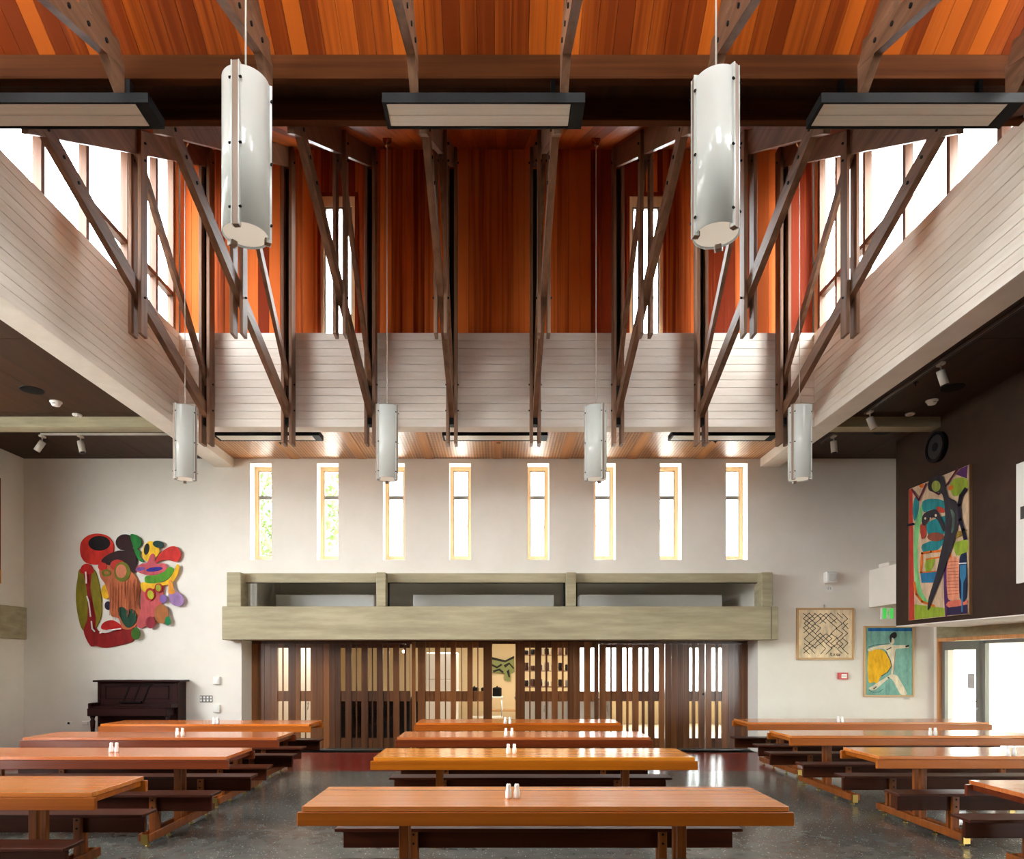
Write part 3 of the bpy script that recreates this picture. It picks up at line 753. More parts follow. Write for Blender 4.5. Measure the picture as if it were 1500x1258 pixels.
proto = make_truss()
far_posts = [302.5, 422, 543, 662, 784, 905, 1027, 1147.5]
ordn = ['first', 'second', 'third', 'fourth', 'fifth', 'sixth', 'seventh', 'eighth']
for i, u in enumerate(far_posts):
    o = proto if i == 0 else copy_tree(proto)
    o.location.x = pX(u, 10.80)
    o['label'] = 'brown twin-plank roof truss before the far parapet, %s of eight from the left' % ordn[i]
nears = []
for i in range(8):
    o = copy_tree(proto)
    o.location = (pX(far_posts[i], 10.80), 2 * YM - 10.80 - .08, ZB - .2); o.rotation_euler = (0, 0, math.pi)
    o['label'] = 'brown roof truss of the near half, strut at the top edge, %s from the left' % ordn[i]
    o['group'] = 'roof trusses of the near half'

# ------------------------------------------------------------------ pendant lamps
def make_pendant():
    t = thing('pendant_lamp', 'x', 'lamp', group='white cylinder pendant lamps')
    Rr, Hh = .150, 1.01
    for k in range(3):
        a0 = k * 120 + 8; a1 = (k + 1) * 120 - 8
        outer = []; inner = []
        nn = 14
        for i in range(nn + 1):
            a = R(a0 + (a1 - a0) * i / nn)
            outer.append((Rr * math.cos(a), Rr * math.sin(a))); inner.append(((Rr - .006) * math.cos(a), (Rr - .006) * math.sin(a)))
        q = MB(); bm = q.bm
        def ring(z, pts): return [bm.verts.new((x, y, z)) for x, y in pts]
        o0, o1, i0, i1 = ring(0, outer), ring(Hh, outer), ring(0, inner), ring(Hh, inner)
        for i in range(nn):
            for f in ((o0[i], o0[i + 1], o1[i + 1], o1[i]), (i0[i + 1], i0[i], i1[i], i1[i + 1]), (o0[i + 1], o0[i], i0[i], i0[i + 1]), (o1[i], o1[i + 1], i1[i + 1], i1[i])):
                bm.faces.new(f).smooth = True
        for i in (0, nn): bm.faces.new((o0[i], o1[i], i1[i], i0[i]))
        q.build('shade_panel', acrylic, t)
        a = R(k * 120)
        M = Matrix.Rotation(a, 4, 'Z')
        MB().box(.118, .158, -.019, .019, -.02, Hh + .02, M).build('fin', fin_m, t)
        q = MB()
        for s in (-1, 1): q.box(.128, .162, s * .024 - .0035, s * .024 + .0035, -.02, Hh + .02, M)
        q.build('edge_strip', acrylic, t)
        q = MB()
        for z in (.09, .5, .92):
            for s in (-1, 1): q.cyl(M @ Vector((.158, s * .026, z)), M @ Vector((.158, s * .042, z)), .008, n=6)
        q.build('screws', black, t)['kind'] = 'stuff'
    MB().cyl((0, 0, .012), (0, 0, .02), Rr - .008, n=32).build('diffuser', emit('lamp_diffuser', (250, 244, 228), .09), t)
    MB().cyl((0, 0, Hh - .03), (0, 0, Hh - .02), Rr - .008, n=32).build('top_cap', acrylic, t)
    return t
pp = make_pendant()
lamps = [(-1.68, 4.53, 4.58, 'large white cylinder pendant lamp hanging near at the left', -94),
         (1.44, 4.53, 4.58, 'large white cylinder pendant lamp hanging near at the right', -54),
         (pX(271, 9.6), 9.6, 4.32, 'small looking white cylinder pendant lamp far back, leftmost of its row', -125),
         (pX(567, 9.6), 9.6, 4.32, 'white cylinder pendant lamp far back, second from the left', -20),
         (pX(873, 9.6), 9.6, 4.32, 'white cylinder pendant lamp far back, third from the left', -58),
         (pX(1171, 9.6), 9.6, 4.32, 'white cylinder pendant lamp far back, rightmost of its row', -147)]
for i, (x, y, z, lab, ang) in enumerate(lamps):
    o = pp if i == 0 else copy_tree(pp)
    o.location = (x, y, z); o.rotation_euler = (0, 0, R(ang)); o['label'] = lab
for o in [q for q in C.objects if q.name.startswith('pendant_lamp')]:
    x, y, z = o.location
    zt = roof(y) - z
    MB().cyl((0, 0, .98), (0, 0, zt), .006, n=6).build('cable', flat('white_cable', (214, 206, 194), .5), o)
    MB().lathe([(.008, zt - .13), (.03, zt - .11), (.06, zt - .04), (.065, zt)], n=16).build('ceiling_cup', flat('copper_cup', (150, 96, 60), .25, .8), o)

# ------------------------------------------------------------------ radiant heaters
def make_heater():
    t = thing('radiant_heater', 'x', 'heater', group='radiant heater panels')
    L, D = 1.77, .30
    q = MB(); q.box(-L / 2, L / 2, 0, .02, 0, .075).box(-L / 2, L / 2, D - .02, D, 0, .075).box(-L / 2, -L / 2 + .03, .02, D - .02, 0, .075).box(L / 2 - .12, L / 2, .02, D - .02, 0, .075)
    q.box(-L / 2, L / 2, .0, D, .075, .085); q.build('casing', black, t)
    for k in range(2):
        a = .024 + k * .128
        MB().bbox(-L / 2 + .032, L / 2 - .122, a, a + .124, .006, .03, .004).build('heating_plate', heater_m, t)
    return t
hp = make_heater()
hs = [((-3.06 - .885, 5.95, 6.63), 'radiant heater panel hung under the beams at the upper left edge'), ((-.135, 5.95, 6.63), 'radiant heater panel hung under the beams in the upper middle'), ((2.81 + .885, 5.95, 6.63), 'radiant heater panel hung under the beams at the upper right'),
      ((pX(389, 11.4), 11.42, 5.546), 'radiant heater panel under the far ceiling at the left'), ((pX(725, 11.4), 11.42, 5.546), 'radiant heater panel under the far ceiling in the middle'), ((pX(1063, 11.4), 11.42, 5.546), 'radiant heater panel under the far ceiling at the right')]
for i, (l, lab) in enumerate(hs):
    o = hp if i == 0 else copy_tree(hp)
    o.location = l; o['label'] = lab
    near = i < 3
    for sx in (-.62, .62):
        top = (6.97 if near else CZ - .006) - l[2]
        q = MB()
        q.box(sx - .02, sx + .02, .16, .22, .085, top)
        q.build('hanger', black, o)

# ------------------------------------------------------------------ tables with attached benches
KT = 0.931                     # table rows measured off the floor contact of their feet
def make_table(L, kind):
    top_m, ap_m = TM[kind]
    t = thing('dining_table', 'x', 'table', group='long dining tables with attached benches')
    a = L / 2; e = .652
    for k in range(4):
        y0 = -.358 + k * .179
        MB().bbox(-a + .028, a - .028, y0 + .0006, y0 + .179 - .0006, .778, .811, .002).build('top_board', top_m, t)
    for s in (-1, 1):
        MB().bbox(-a, a, s * .356 - .017, s * .356 + .017, .686, .776, .004).build('apron', ap_m, t)
        lx = s * (a - e)
        for s2 in (-1, 1):
            MB().bbox(lx - .033, lx + .033, s2 * .055 - .021, s2 * .055 + .021, .055, .762, .004).build('post', post_m, t)
            MB().bbox(lx + s2 * .049 - .014, lx + s2 * .049 + .014, -.72, .72, .055, .13, .004).build('skid', post_m, t)
            for s3 in (-1, 1):     # bench posts clamp the bench board
                MB().bbox(lx - .033, lx + .033, s2 * (.525 + s3 * .036) - .018, s2 * (.525 + s3 * .036) + .018, .055, .456, .004).build('bench_post', post_m, t)
        MB().bbox(lx - .032, lx + .032, -.337, .337, .69, .772, .004).build('cross_rail', post_m, t)
        MB().bbox(s * (a - .055) - .014, s * (a - .055) + .014, -.337, .337, .732, .776, .004).build('end_rail', ap_m, t)
        for y in (-.66, -.25, .25, .66):
            q = MB(); q.cyl((lx, y, 0), (lx, y, .012), .024, n=10).cyl((lx, y, .012), (lx, y, .07), .011, n=8); q.build('foot', brass, t)
        for y in (-.72, .72): MB().box(lx - .032, lx + .032, y - .011, y + .011, .03, .125).build('end_plate', brass, t)
        for y in (-.525, .525):
            q = MB()
            for z in (.35, .42): q.cyl((lx, y - .06, z), (lx, y + .06, z), .009, n=8)
            q.build('bolts', black, t)['kind'] = 'stuff'
    bl_ = a - .06
    for s in (-1, 1):
        MB().bbox(-bl_, bl_, s * .512 - .122, s * .512 + .122, .458, .484, .004).build('bench_seat', bench_m, t)
        MB().bbox(-bl_ + .04, bl_ - .04, s * .525 - .0175, s * .525 + .0175, .306, .457, .004).build('bench_board', bench_m, t)
    return t
# (name, x centre, y centre, length, finish, label)
LT = 3.47
spec = [
    (.325, 5.16, LT, 'tan', 'long tan table with bench in the front middle'),
    (pX(782.5, 7.23), 7.63, LT, 'honey', 'long honey-coloured table, second from the front in the middle row'),
    (pX(767.5, 9.17), 9.57, LT, 'red', 'long reddish table, third from the front in the middle row'),
    (pX(759.5, 11.35), 11.75, LT, 'orange', 'long orange table nearest the doors in the middle row'),
    (-3.12 - LT / 2, 5.67, LT, 'tan', 'long tan table at the lower left corner, front of the left row'),
    (-2.89 - LT / 2, 7.69, LT, 'red', 'long red-brown table, second from the front in the left row'),
    (-2.95 - LT / 2, 9.54, LT, 'red', 'long red-brown table, third from the front in the left row'),
    (-3.07 - LT / 2, 11.53, LT, 'orange', 'long orange table before the piano, last of the left row'),
    (4.0 + LT / 2, 5.47, LT, 'red', 'table cut by the right edge, front of the right row'),
    (4.06 + LT / 2, 7.73, LT, 'tan', 'long tan table, second from the front in the right row'),
    (3.99 + LT / 2, 9.77, LT, 'tan', 'long tan table, third from the front in the right row'),
    (4.18 + 2.05, 11.86, 4.10, 'tan', 'longest tan table before the teal poster, last of the right row')]
cache = {}
for (x, y, L, kd, lab) in spec:
    x, y, L = x * KT, y * KT, L * KT
    if (L, kd) in cache: o = copy_tree(cache[(L, kd)])
    else: o = cache[(L, kd)] = make_table(L, kd)
    o.location = (x, y, 0); o['label'] = lab

# salt and pepper shakers
prof = [(.020, 0), (.024, .006), (.024, .045), (.019, .066), (.0165, .075), (.018, .084), (.0175, .098), (.012, .106)]
prof = [(r_ * .95, z_ * .95) for r_, z_ in prof]
sme = MB().lathe(prof, n=14).mesh('shaker_body', ceramic)
cme = MB().lathe([(.004, .101), (.004, .1025)], n=6).mesh('shaker_holes', black)
shk = [(745, 757, 1169, 'front middle table'), (744.5, 753.5, 1103.5, 'second middle table'), (741, 750, 1077.5, 'third middle table'), (740, 747, 1059.8, 'last middle table'),
       (163, 171, 1101.5, 'second left table'), (259.5, 267.5, 1077.5, 'third left table'), (313, 319, 1060.5, 'last left table'),
       (1228, 1234, 1058, 'last right table'), (1362.5, 1370, 1077.2, 'third right table'), (1476, 1485.5, 1107, 'second right table')]
for ua, ub, vv, lab in shk:
    Y = (H - .811) / (vv - V0) * F
    for u, sd in ((ua, 'left'), (ub, 'right')):
        o = link('shaker', sme, None, (pX(u, Y), Y, .811))
        tag(o, 'white %s shaker of the pair on the %s' % (sd, lab), 'shaker', 'salt and pepper shakers')
        link('pour_holes', cme, o)

# ------------------------------------------------------------------ piano
t = thing('upright_piano', 'dark mahogany upright piano against the far wall', 'piano', (-6.80, 12.85, 0))
MB().bbox(-.76, -.71, 0, .33, 0, 1.38, .006).build('side_panel', piano_m, t)
MB().bbox(.71, .76, 0, .33, 0, 1.38, .006).build('side_panel', piano_m, t)
MB().bbox(-.82, .82, -.06, .345, 1.38, 1.415, .008).build('lid', piano_m, t)
fpn = MB().bbox(-.71, .71, .02, .06, .96, 1.38, .004).build('upper_panel', piano_m, t)
q = MB()
for (a, b2, c, d) in ((-.62, .58, 1.29, 1.31), (-.62, .58, 1.06, 1.075)): q.box(a, b2, .006, .021, c, d)
for x in (-.62, .565): q.box(x, x + .015, .006, .021, 1.06, 1.31)
q.build('moulding', flat('piano_edge', (28, 12, 11), .5, 0, .1), fpn)
q = MB()
for x in (-.19, 0.0, .18): q.prism([(x - .1, .0, 1.02), (x - .075, .0, 1.02), (x + .05, .012, 1.33), (x + .025, .012, 1.33)], (0, .008, 0))
q.box(-.33, .08, -.05, 0, .99, 1.02).box(-.28, .28, .0, .012, 1.325, 1.34); q.build('music_desk', flat('piano_desk', (18, 8, 8), .5, 0, .1), t)
MB().bbox(-.71, .71, -.02, .02, .90, .97, .006).build('name_board', piano_m, t)
MB().bbox(-.71, .70, -.28, -.02, .905, .93, .008).build('fallboard', piano_m, t)
MB().bbox(-.76, .70, -.33, .0, .76, .905, .01).build('key_bed', piano_m, t)
for x in (-.735, .73): MB().bbox(x - .03, x + .03, -.30, .0, .90, 1.0, .012).build('arm', piano_m, t)
for x in (-.70, .68):
    q = MB(); q.lathe([(.03, 0), (.035, .04), (.028, .08), (.034, .5), (.045, .66), (.03, .70), (.05, .76)], (x, -.25, 0), 12); q.build('leg', piano_m, t)
MB().bbox(-.71, .71, .02, .05, .1, .76, .004).build('lower_panel', piano_m, t)
MB().bbox(-.78, .78, -.02, .34, 0, .1, .006).build('plinth', piano_m, t)
for x in (-.12, .08): MB().bbox(x - .025, x + .025, -.12, .03, .04, .055, .004).build('pedal', brass, t)
MB().box(-.71, .71, .06, .32, .1, 1.37).build('back_board', black_matt, t)

# ------------------------------------------------------------------ art: flat coloured shapes laid on a board
def smooth_pts(pts, n=5):
    out = []; m_ = len(pts)
    for i in range(m_):
        p0, p1, p2, p3 = (Vector(pts[(i + k) % m_]) for k in (-1, 0, 1, 2))
        for j in range(n):
            s = j / n
            out.append(tuple(.5 * ((2 * p1) + (p2 - p0) * s + (2 * p0 - 5 * p1 + 4 * p2 - p3) * s * s + (3 * p1 - p0 - 3 * p2 + p3) * s ** 3)))
    return out
def ell(cx, cy, rx, ry, rot=0, n=28):
    c, s = math.cos(R(rot)), math.sin(R(rot))
    return [(cx + rx * math.cos(2 * math.pi * i / n) * c - ry * math.sin(2 * math.pi * i / n) * s, cy + rx * math.cos(2 * math.pi * i / n) * s + ry * math.sin(2 * math.pi * i / n) * c) for i in range(n)]
def stroke(pts, wd):
    """list of quads along a polyline"""
    out = []
    for (x0, y0), (x1, y1) in zip(pts, pts[1:]):
        d = Vector((x1 - x0, y1 - y0)); L = d.length
        if L < 1e-6: continue
        d /= L; nx, ny = -d.y * wd / 2, d.x * wd / 2; ex, ey = d.x * wd * .35, d.y * wd * .35
        out.append([(x0 - ex + nx, y0 - ey + ny), (x1 + ex + nx, y1 + ey + ny), (x1 + ex - nx, y1 + ey - ny), (x0 - ex - nx, y0 - ey - ny)])
    return out
def paint(name, c, rough=.55):
    key = 'paint_%s' % name
    if key in MATS: return MATS[key]
    return mottled(key, tuple(max(0, int(k * .88)) for k in c), tuple(min(255, int(k * 1.1)) for k in c), (9, 9, 3), rough, 0.1, spec=0.12)

# --- cut-out relief on the far wall (left)
S6 = 6.62
Yr = YW
def w6(p): return Vector((pX(90 + p[0] / S6, Yr), 0, pZ(770 + p[1] / S6, Yr)))
t = thing('wall_relief', 'colourful cut-out painted relief of rounded blobs on the far wall above the piano', 'artwork', (0, 0, 0))
cx0 = w6((670, 640)); t.location = (cx0.x, Yr, cx0.z)
shapes = [
    ('ball', (196, 42, 30), smooth_pts([(190, 260), (200, 160), (270, 95), (370, 78), (460, 105), (510, 180), (505, 270), (450, 340), (370, 375), (270, 370), (215, 330)])),
    ('eye', (22, 12, 12), ell(376, 172, 106, 72)),
    ('leaf', (128, 116, 26), smooth_pts([(190, 420), (165, 520), (150, 640), (155, 780), (180, 920), (215, 1010), (290, 1040), (345, 980), (390, 880), (396, 760), (385, 640), (355, 500), (310, 420)])),
    ('stalk', (138, 28, 28), smooth_pts([(225, 450), (300, 450), (292, 600), (310, 720), (345, 900), (345, 1000), (430, 1040), (600, 1000), (700, 985), (712, 1100), (640, 1140), (540, 1165), (430, 1182), (340, 1165), (285, 1158), (225, 1020), (262, 900), (262, 700), (245, 560)], 4)),
    ('stalk_cap', (190, 32, 30), smooth_pts([(190, 450), (210, 390), (255, 370), (302, 392), (325, 450), (290, 470), (230, 470)])),
    ('blob_yellow', (222, 170, 30), ell(440, 640, 44, 72)),
    ('blob_navy', (36, 30, 52), ell(462, 775, 32, 42)),
    ('lump', (176, 30, 28), smooth_pts([(400, 1000), (420, 940), (500, 915), (570, 950), (620, 1000), (520, 1015)])),
    ('torso', (186, 100, 62), smooth_pts([(382, 410), (440, 380), (520, 400), (600, 400), (680, 440), (740, 505), (772, 600), (760, 720), (775, 850), (720, 985), (610, 1000), (565, 900), (492, 872), (482, 740), (440, 580), (390, 500)], 4)),
    ('pink_flank', (186, 82, 84), smooth_pts([(800, 600), (900, 570), (1000, 580), (1000, 650), (985, 760), (930, 850), (880, 940), (830, 975), (770, 995), (740, 950), (775, 830), (780, 700)], 4)),
    ('dark_body', (44, 16, 18), smooth_pts([(400, 345), (460, 285), (560, 245), (640, 245), (690, 210), (725, 260), (740, 340), (730, 420), (708, 462), (650, 410), (560, 385), (470, 385)], 4)),
    ('dark_head', (46, 16, 18), ell(630, 166, 92, 80)),
    ('green_wave', (30, 112, 44), smooth_pts([(680, 92), (740, 95), (788, 145), (780, 200), (752, 228), (778, 262), (770, 300), (815, 355), (770, 345), (735, 290), (705, 200)], 4)),
    ('red_knob', (196, 44, 38), ell(412, 398, 44, 40)),
    ('red_cap', (186, 54, 40), ell(560, 385, 72, 54)),
    ('ring', (104, 108, 24), ell(604, 450, 78, 96)),
    ('face', (204, 122, 88), ell(594, 444, 52, 66)),
    ('curl', (104, 108, 24), ell(450, 460, 44, 34)), ('curl_in', (178, 104, 58), ell(452, 458, 22, 16)),
    ('heart', (28, 66, 48), smooth_pts([(565, 810), (610, 790), (650, 822), (700, 808), (738, 850), (742, 920), (700, 975), (645, 985), (590, 900)], 4)),
    ('fly_yellow', (226, 178, 34), smooth_pts([(808, 220), (850, 165), (900, 155), (950, 200), (965, 260), (930, 310), (870, 352), (815, 330), (800, 280)], 4)),
    ('fly_eye', (20, 24, 24), ell(843, 232, 26, 56, 10)), ('teal_ear', (34, 62, 56), ell(955, 185, 54, 34, 12)),
    ('red_drop', (190, 44, 38), smooth_pts([(925, 375), (950, 305), (1010, 240), (1080, 205), (1140, 215), (1172, 275), (1160, 330), (1120, 354), (1040, 335), (970, 345)], 4)),
    ('crescent', (222, 170, 30), smooth_pts([(782, 570), (850, 545), (980, 555), (1060, 515), (1110, 440), (1135, 378), (1158, 400), (1140, 480), (1080, 560), (980, 590), (900, 620), (820, 645)], 4)),
    ('green_half', (76, 138, 30), smooth_pts([(830, 550), (838, 490), (950, 480), (1030, 420), (1085, 406), (1106, 440), (1060, 510), (980, 550), (900, 562)], 4)),
    ('pink_lips', (188, 80, 90), smooth_pts([(735, 430), (790, 375), (850, 360), (885, 285), (920, 285), (935, 370), (1010, 368), (1042, 410), (1000, 455), (900, 485), (800, 470)], 4)),
    ('blue_slit', (42, 36, 128), ell(920, 427, 80, 21, -8)), ('lilac_slit', (110, 80, 150), ell(785, 424, 46, 18, -8)),
    ('ring_red', (170, 44, 34), ell(876, 668, 46, 62)), ('ring_lime', (176, 178, 40), ell(884, 672, 29, 43, -12)),
    ('ring_red2', (170, 44, 34), ell(960, 607, 37, 45)), ('ring_lime2', (150, 160, 40), ell(960, 607, 24, 33)),
    ('lilac_dot', (126, 92, 160), ell(1006, 712, 33, 40)),
    ('lilac_drop', (150, 116, 164), smooth_pts([(1062, 540), (1090, 545), (1112, 625), (1180, 670), (1206, 730), (1185, 775), (1130, 782), (1080, 750), (1060, 690), (1056, 620)], 4)),
    ('drop_neck', (206, 132, 40), smooth_pts([(1062, 540), (1090, 545), (1112, 625), (1128, 648), (1090, 668), (1058, 655), (1056, 610)], 4)),
    ('brown_egg', (160, 98, 52), ell(990, 857, 68, 92)), ('green_bud', (34, 120, 74), ell(1052, 925, 28, 43)),
    ('maroon_bud', (140, 40, 54), ell(886, 940, 44, 58)), ('moss_ball', (58, 100, 30), ell(745, 1048, 43, 58)),
]
for k, (nm, c, pts) in enumerate(shapes):
    d = .030 + .0016 * k
    q = MB(); wp = [w6(p) - Vector((cx0.x, 0, cx0.z)) for p in pts]
    q.prism([Vector((p.x, -d, p.z)) for p in wp], (0, d if k in (0, 2, 3) else .012, 0))
    q.build('painted_shape', paint(nm, c), t)
for pl in ([(262, 455), (266, 500), (268, 560)], [(275, 690), (292, 740), (300, 800), (310, 880)], [(318, 930), (325, 1000), (350, 1025)], [(400, 1040), (480, 1015), (600, 1000)]):
    q = MB()
    for sq in stroke(pl, 12): q.prism([Vector((w6(p).x - cx0.x, -.095, w6(p).z - cx0.z)) for p in sq], (0, .006, 0))
    q.build('white_line', paint('white', (226, 220, 214)), t)
q = MB()
rr = random.Random(5)
for k in range(26):
    x = rr.uniform(490, 760); y = rr.uniform(520, 620); L = rr.uniform(150, 330)
    for sq in stroke([(x, y), (x + rr.uniform(-4, 4), min(y + L, 960))], rr.uniform(3, 7)): q.prism([Vector((w6(p).x - cx0.x, -.0935, w6(p).z - cx0.z)) for p in sq], (0, .001, 0))
q.build('drips', paint('drip', (150, 78, 44)), t)

# --- generic picture maker: backs of panel + painted layers, laid out in its own plane
def picture(t, layers, conv, nrm, off=.001):
    q = MB(); nrm = Vector(nrm)
    for k, (nm, c, polys) in enumerate(layers):
        q.mat(paint(nm, c))
        for pts in polys: q.poly([conv(p) + nrm * (off * (k + 1)) for p in pts])
    o = q.build('painted_image', None, t)
    return o
# big painting on the dark wall, plane x = 7.05
Xp = 7.05
t = thing('large_painting', 'tall colourful abstract painting with a black figure on the dark brown wall', 'painting', (7.09, 10.96, 2.476))
def wR(p):
    u = 1300 + p[0] / 4.66; v_ = 660 + p[1] / 4.66
    Y = Xp * F / (u - U0)
    return Vector((Xp - 7.09, Y - 10.96, pZ(v_, Y) - 2.476))
Ya_, Yb2 = Xp * F / (1332 - U0) - 10.96, Xp * F / (1419.5 - U0) - 10.96
MB().box(-.037, -.002, Yb2, Ya_, .0, 2.23).build('canvas', flat('canvas_edge', (170, 130, 92), .8), t)
q = MB(); q.box(-.045, -.002, Yb2 - .02, Yb2, -.01, 2.24).box(-.045, -.002, Ya_, Ya_ + .02, -.01, 2.24).build('frame', flat('thin_frame', (126, 92, 62), .5), t)
full = [(150, 262), (554, 97), (554, 1114), (150, 1159)]
P_ = smooth_pts
layers = [
    ('cream', (206, 178, 148), [full]),
    ('red_strip', (184, 62, 52), [[(150, 264), (172, 256), (175, 520), (180, 800), (186, 1153), (150, 1158)]]),
    ('grn', (120, 188, 122), [P_([(235, 370), (242, 420), (218, 560), (208, 700), (214, 850), (242, 970), (285, 1040), (230, 1020), (192, 900), (180, 700), (186, 520), (210, 430)], 3)]),
    ('teal', (40, 128, 134), [P_([(190, 318), (216, 345), (212, 420), (186, 482), (174, 400)], 3), P_([(240, 350), (300, 328), (390, 345), (400, 420), (310, 400), (250, 420)], 3), P_([(272, 500), (330, 465), (450, 438), (452, 540), (400, 565), (300, 580), (275, 560)], 3), P_([(240, 640), (390, 600), (352, 672), (262, 702)], 3)]),
    ('lime', (144, 166, 56), [[(186, 1048), (300, 1062), (400, 1076), (395, 1128), (186, 1152)], P_([(430, 230), (470, 188), (545, 192), (545, 262), (470, 312), (440, 290)], 3), P_([(455, 640), (500, 615), (548, 612), (548, 690), (475, 715)], 3), P_([(265, 740), (330, 736), (300, 820), (262, 825)], 2)]),
    ('purp', (86, 44, 96), [[(502, 122), (552, 101), (545, 190), (470, 162)], P_([(388, 790), (412, 760), (414, 930), (432, 1000), (412, 1122), (396, 1122), (388, 950)], 2)]),
    ('ornge', (214, 108, 36), stroke([(232, 832), (240, 700), (300, 690), (374, 684)], 16) + stroke([(230, 832), (352, 824)], 12) + stroke([(268, 742), (365, 726)], 10) + stroke([(185, 900), (200, 980), (240, 1030), (320, 1060)], 16) + stroke([(430, 700), (440, 800), (425, 880)], 16) + [P_([(420, 250), (450, 235), (450, 262), (425, 270)], 2), P_([(215, 240), (250, 226), (245, 255)], 2)]),
    ('blu', (46, 112, 152), [[(228, 836), (342, 826), (330, 900), (236, 902)]]),
    ('salm', (216, 142, 112), [P_([(420, 742), (490, 738), (492, 1000), (440, 1020), (415, 1000), (408, 850)], 2)]),
    ('salmon_lines', (176, 84, 62), sum([stroke([(415, y), (488, y - 4)], 4) for y in range(760, 1000, 22)], [])),
    ('navyb', (52, 42, 72), [[(412, 1072), (552, 1050), (552, 1112), (406, 1126)]]),
    ('pink', (206, 110, 90), [P_([(420, 1030), (540, 1015), (545, 1050), (420, 1068)], 2)]),
    ('bottle', (34, 44, 70), [P_([(496, 780), (505, 715), (530, 700), (546, 720), (549, 1000), (500, 1005)], 3)]),
    ('bottle_b', (58, 122, 160), [[(502, 780), (545, 776), (545, 860), (525, 900), (520, 1100), (512, 1100), (512, 900), (502, 860)]]),
    ('bottle_w', (220, 220, 220), stroke([(497, 770), (547, 767)], 8)),
    ('lip', (132, 72, 56), [ell(335, 588, 56, 30)]),
    ('redp', (178, 66, 50), [P_([(230, 510), (262, 500), (272, 560), (262, 590), (240, 600)], 2), P_([(345, 380), (395, 395), (395, 425), (350, 415)], 2)]),
    ('maroon', (96, 44, 60), stroke([(176, 268), (222, 338), (272, 226)], 12) + stroke([(312, 272), (360, 298), (420, 225), (490, 120)], 12)),
    ('olive', (150, 120, 50), stroke([(470, 590), (530, 560)], 22) + stroke([(430, 570), (545, 545)], 12)),
    ('char', (54, 50, 56), [P_([(285, 240), (300, 195), (350, 172), (392, 180), (410, 260), (430, 320), (482, 350), (500, 450), (472, 600), (424, 740), (384, 850), (332, 980), (287, 1090), (290, 1010), (342, 840), (372, 700), (402, 560), (402, 400), (385, 300), (350, 285), (300, 275)], 3), P_([(244, 485), (258, 430), (330, 400), (362, 430), (402, 520), (392, 552), (350, 470), (305, 460), (262, 512)], 3)]),
    ('charlime', (150, 160, 76), [ell(342, 242, 30, 38)]),
    ('charteal', (86, 110, 100), [P_([(440, 400), (470, 430), (465, 540), (445, 560), (455, 470)], 2)]),
    ('navyarm', (32, 30, 46), stroke([(545, 262), (512, 310), (500, 370), (508, 470), (528, 540), (542, 600)], 24) + stroke([(150, 508), (190, 500)], 16)),
    ('eyes', (224, 200, 170), [ell(270, 462, 6, 8), ell(342, 442, 7, 9), ell(305, 462, 5, 7)]),
]
picture(t, layers, wR, (-1, 0, 0), .0012)
# white canvas further along the dark wall
t = thing('white_canvas', 'white canvas with a dark mark cut by the right edge on the dark wall', 'painting', (7.09, 8.7, 2.82))
MB().bbox(-.04, -.002, -.75, .61, 0, 1.63, .004).build('canvas', white_pl, t)
MB().box(-.0425, -.04, .1, .53, .86, 1.03).build('painted_mark', flat('mark_dark', (70, 66, 64), .8), t)
# textile on the left wall
t = thing('wall_textile', 'red-brown hanging at the left edge of the picture', 'hanging', (XL, 11.9, 3.2))
MB().bbox(.002, .03, -.7, .67, 0, 1.94, .004).build('cloth', paint('rust', (140, 66, 34)), t)
MB().box(.03, .034, -.7, .67, 0, .25).build('border', paint('ochre', (196, 130, 50)), t)
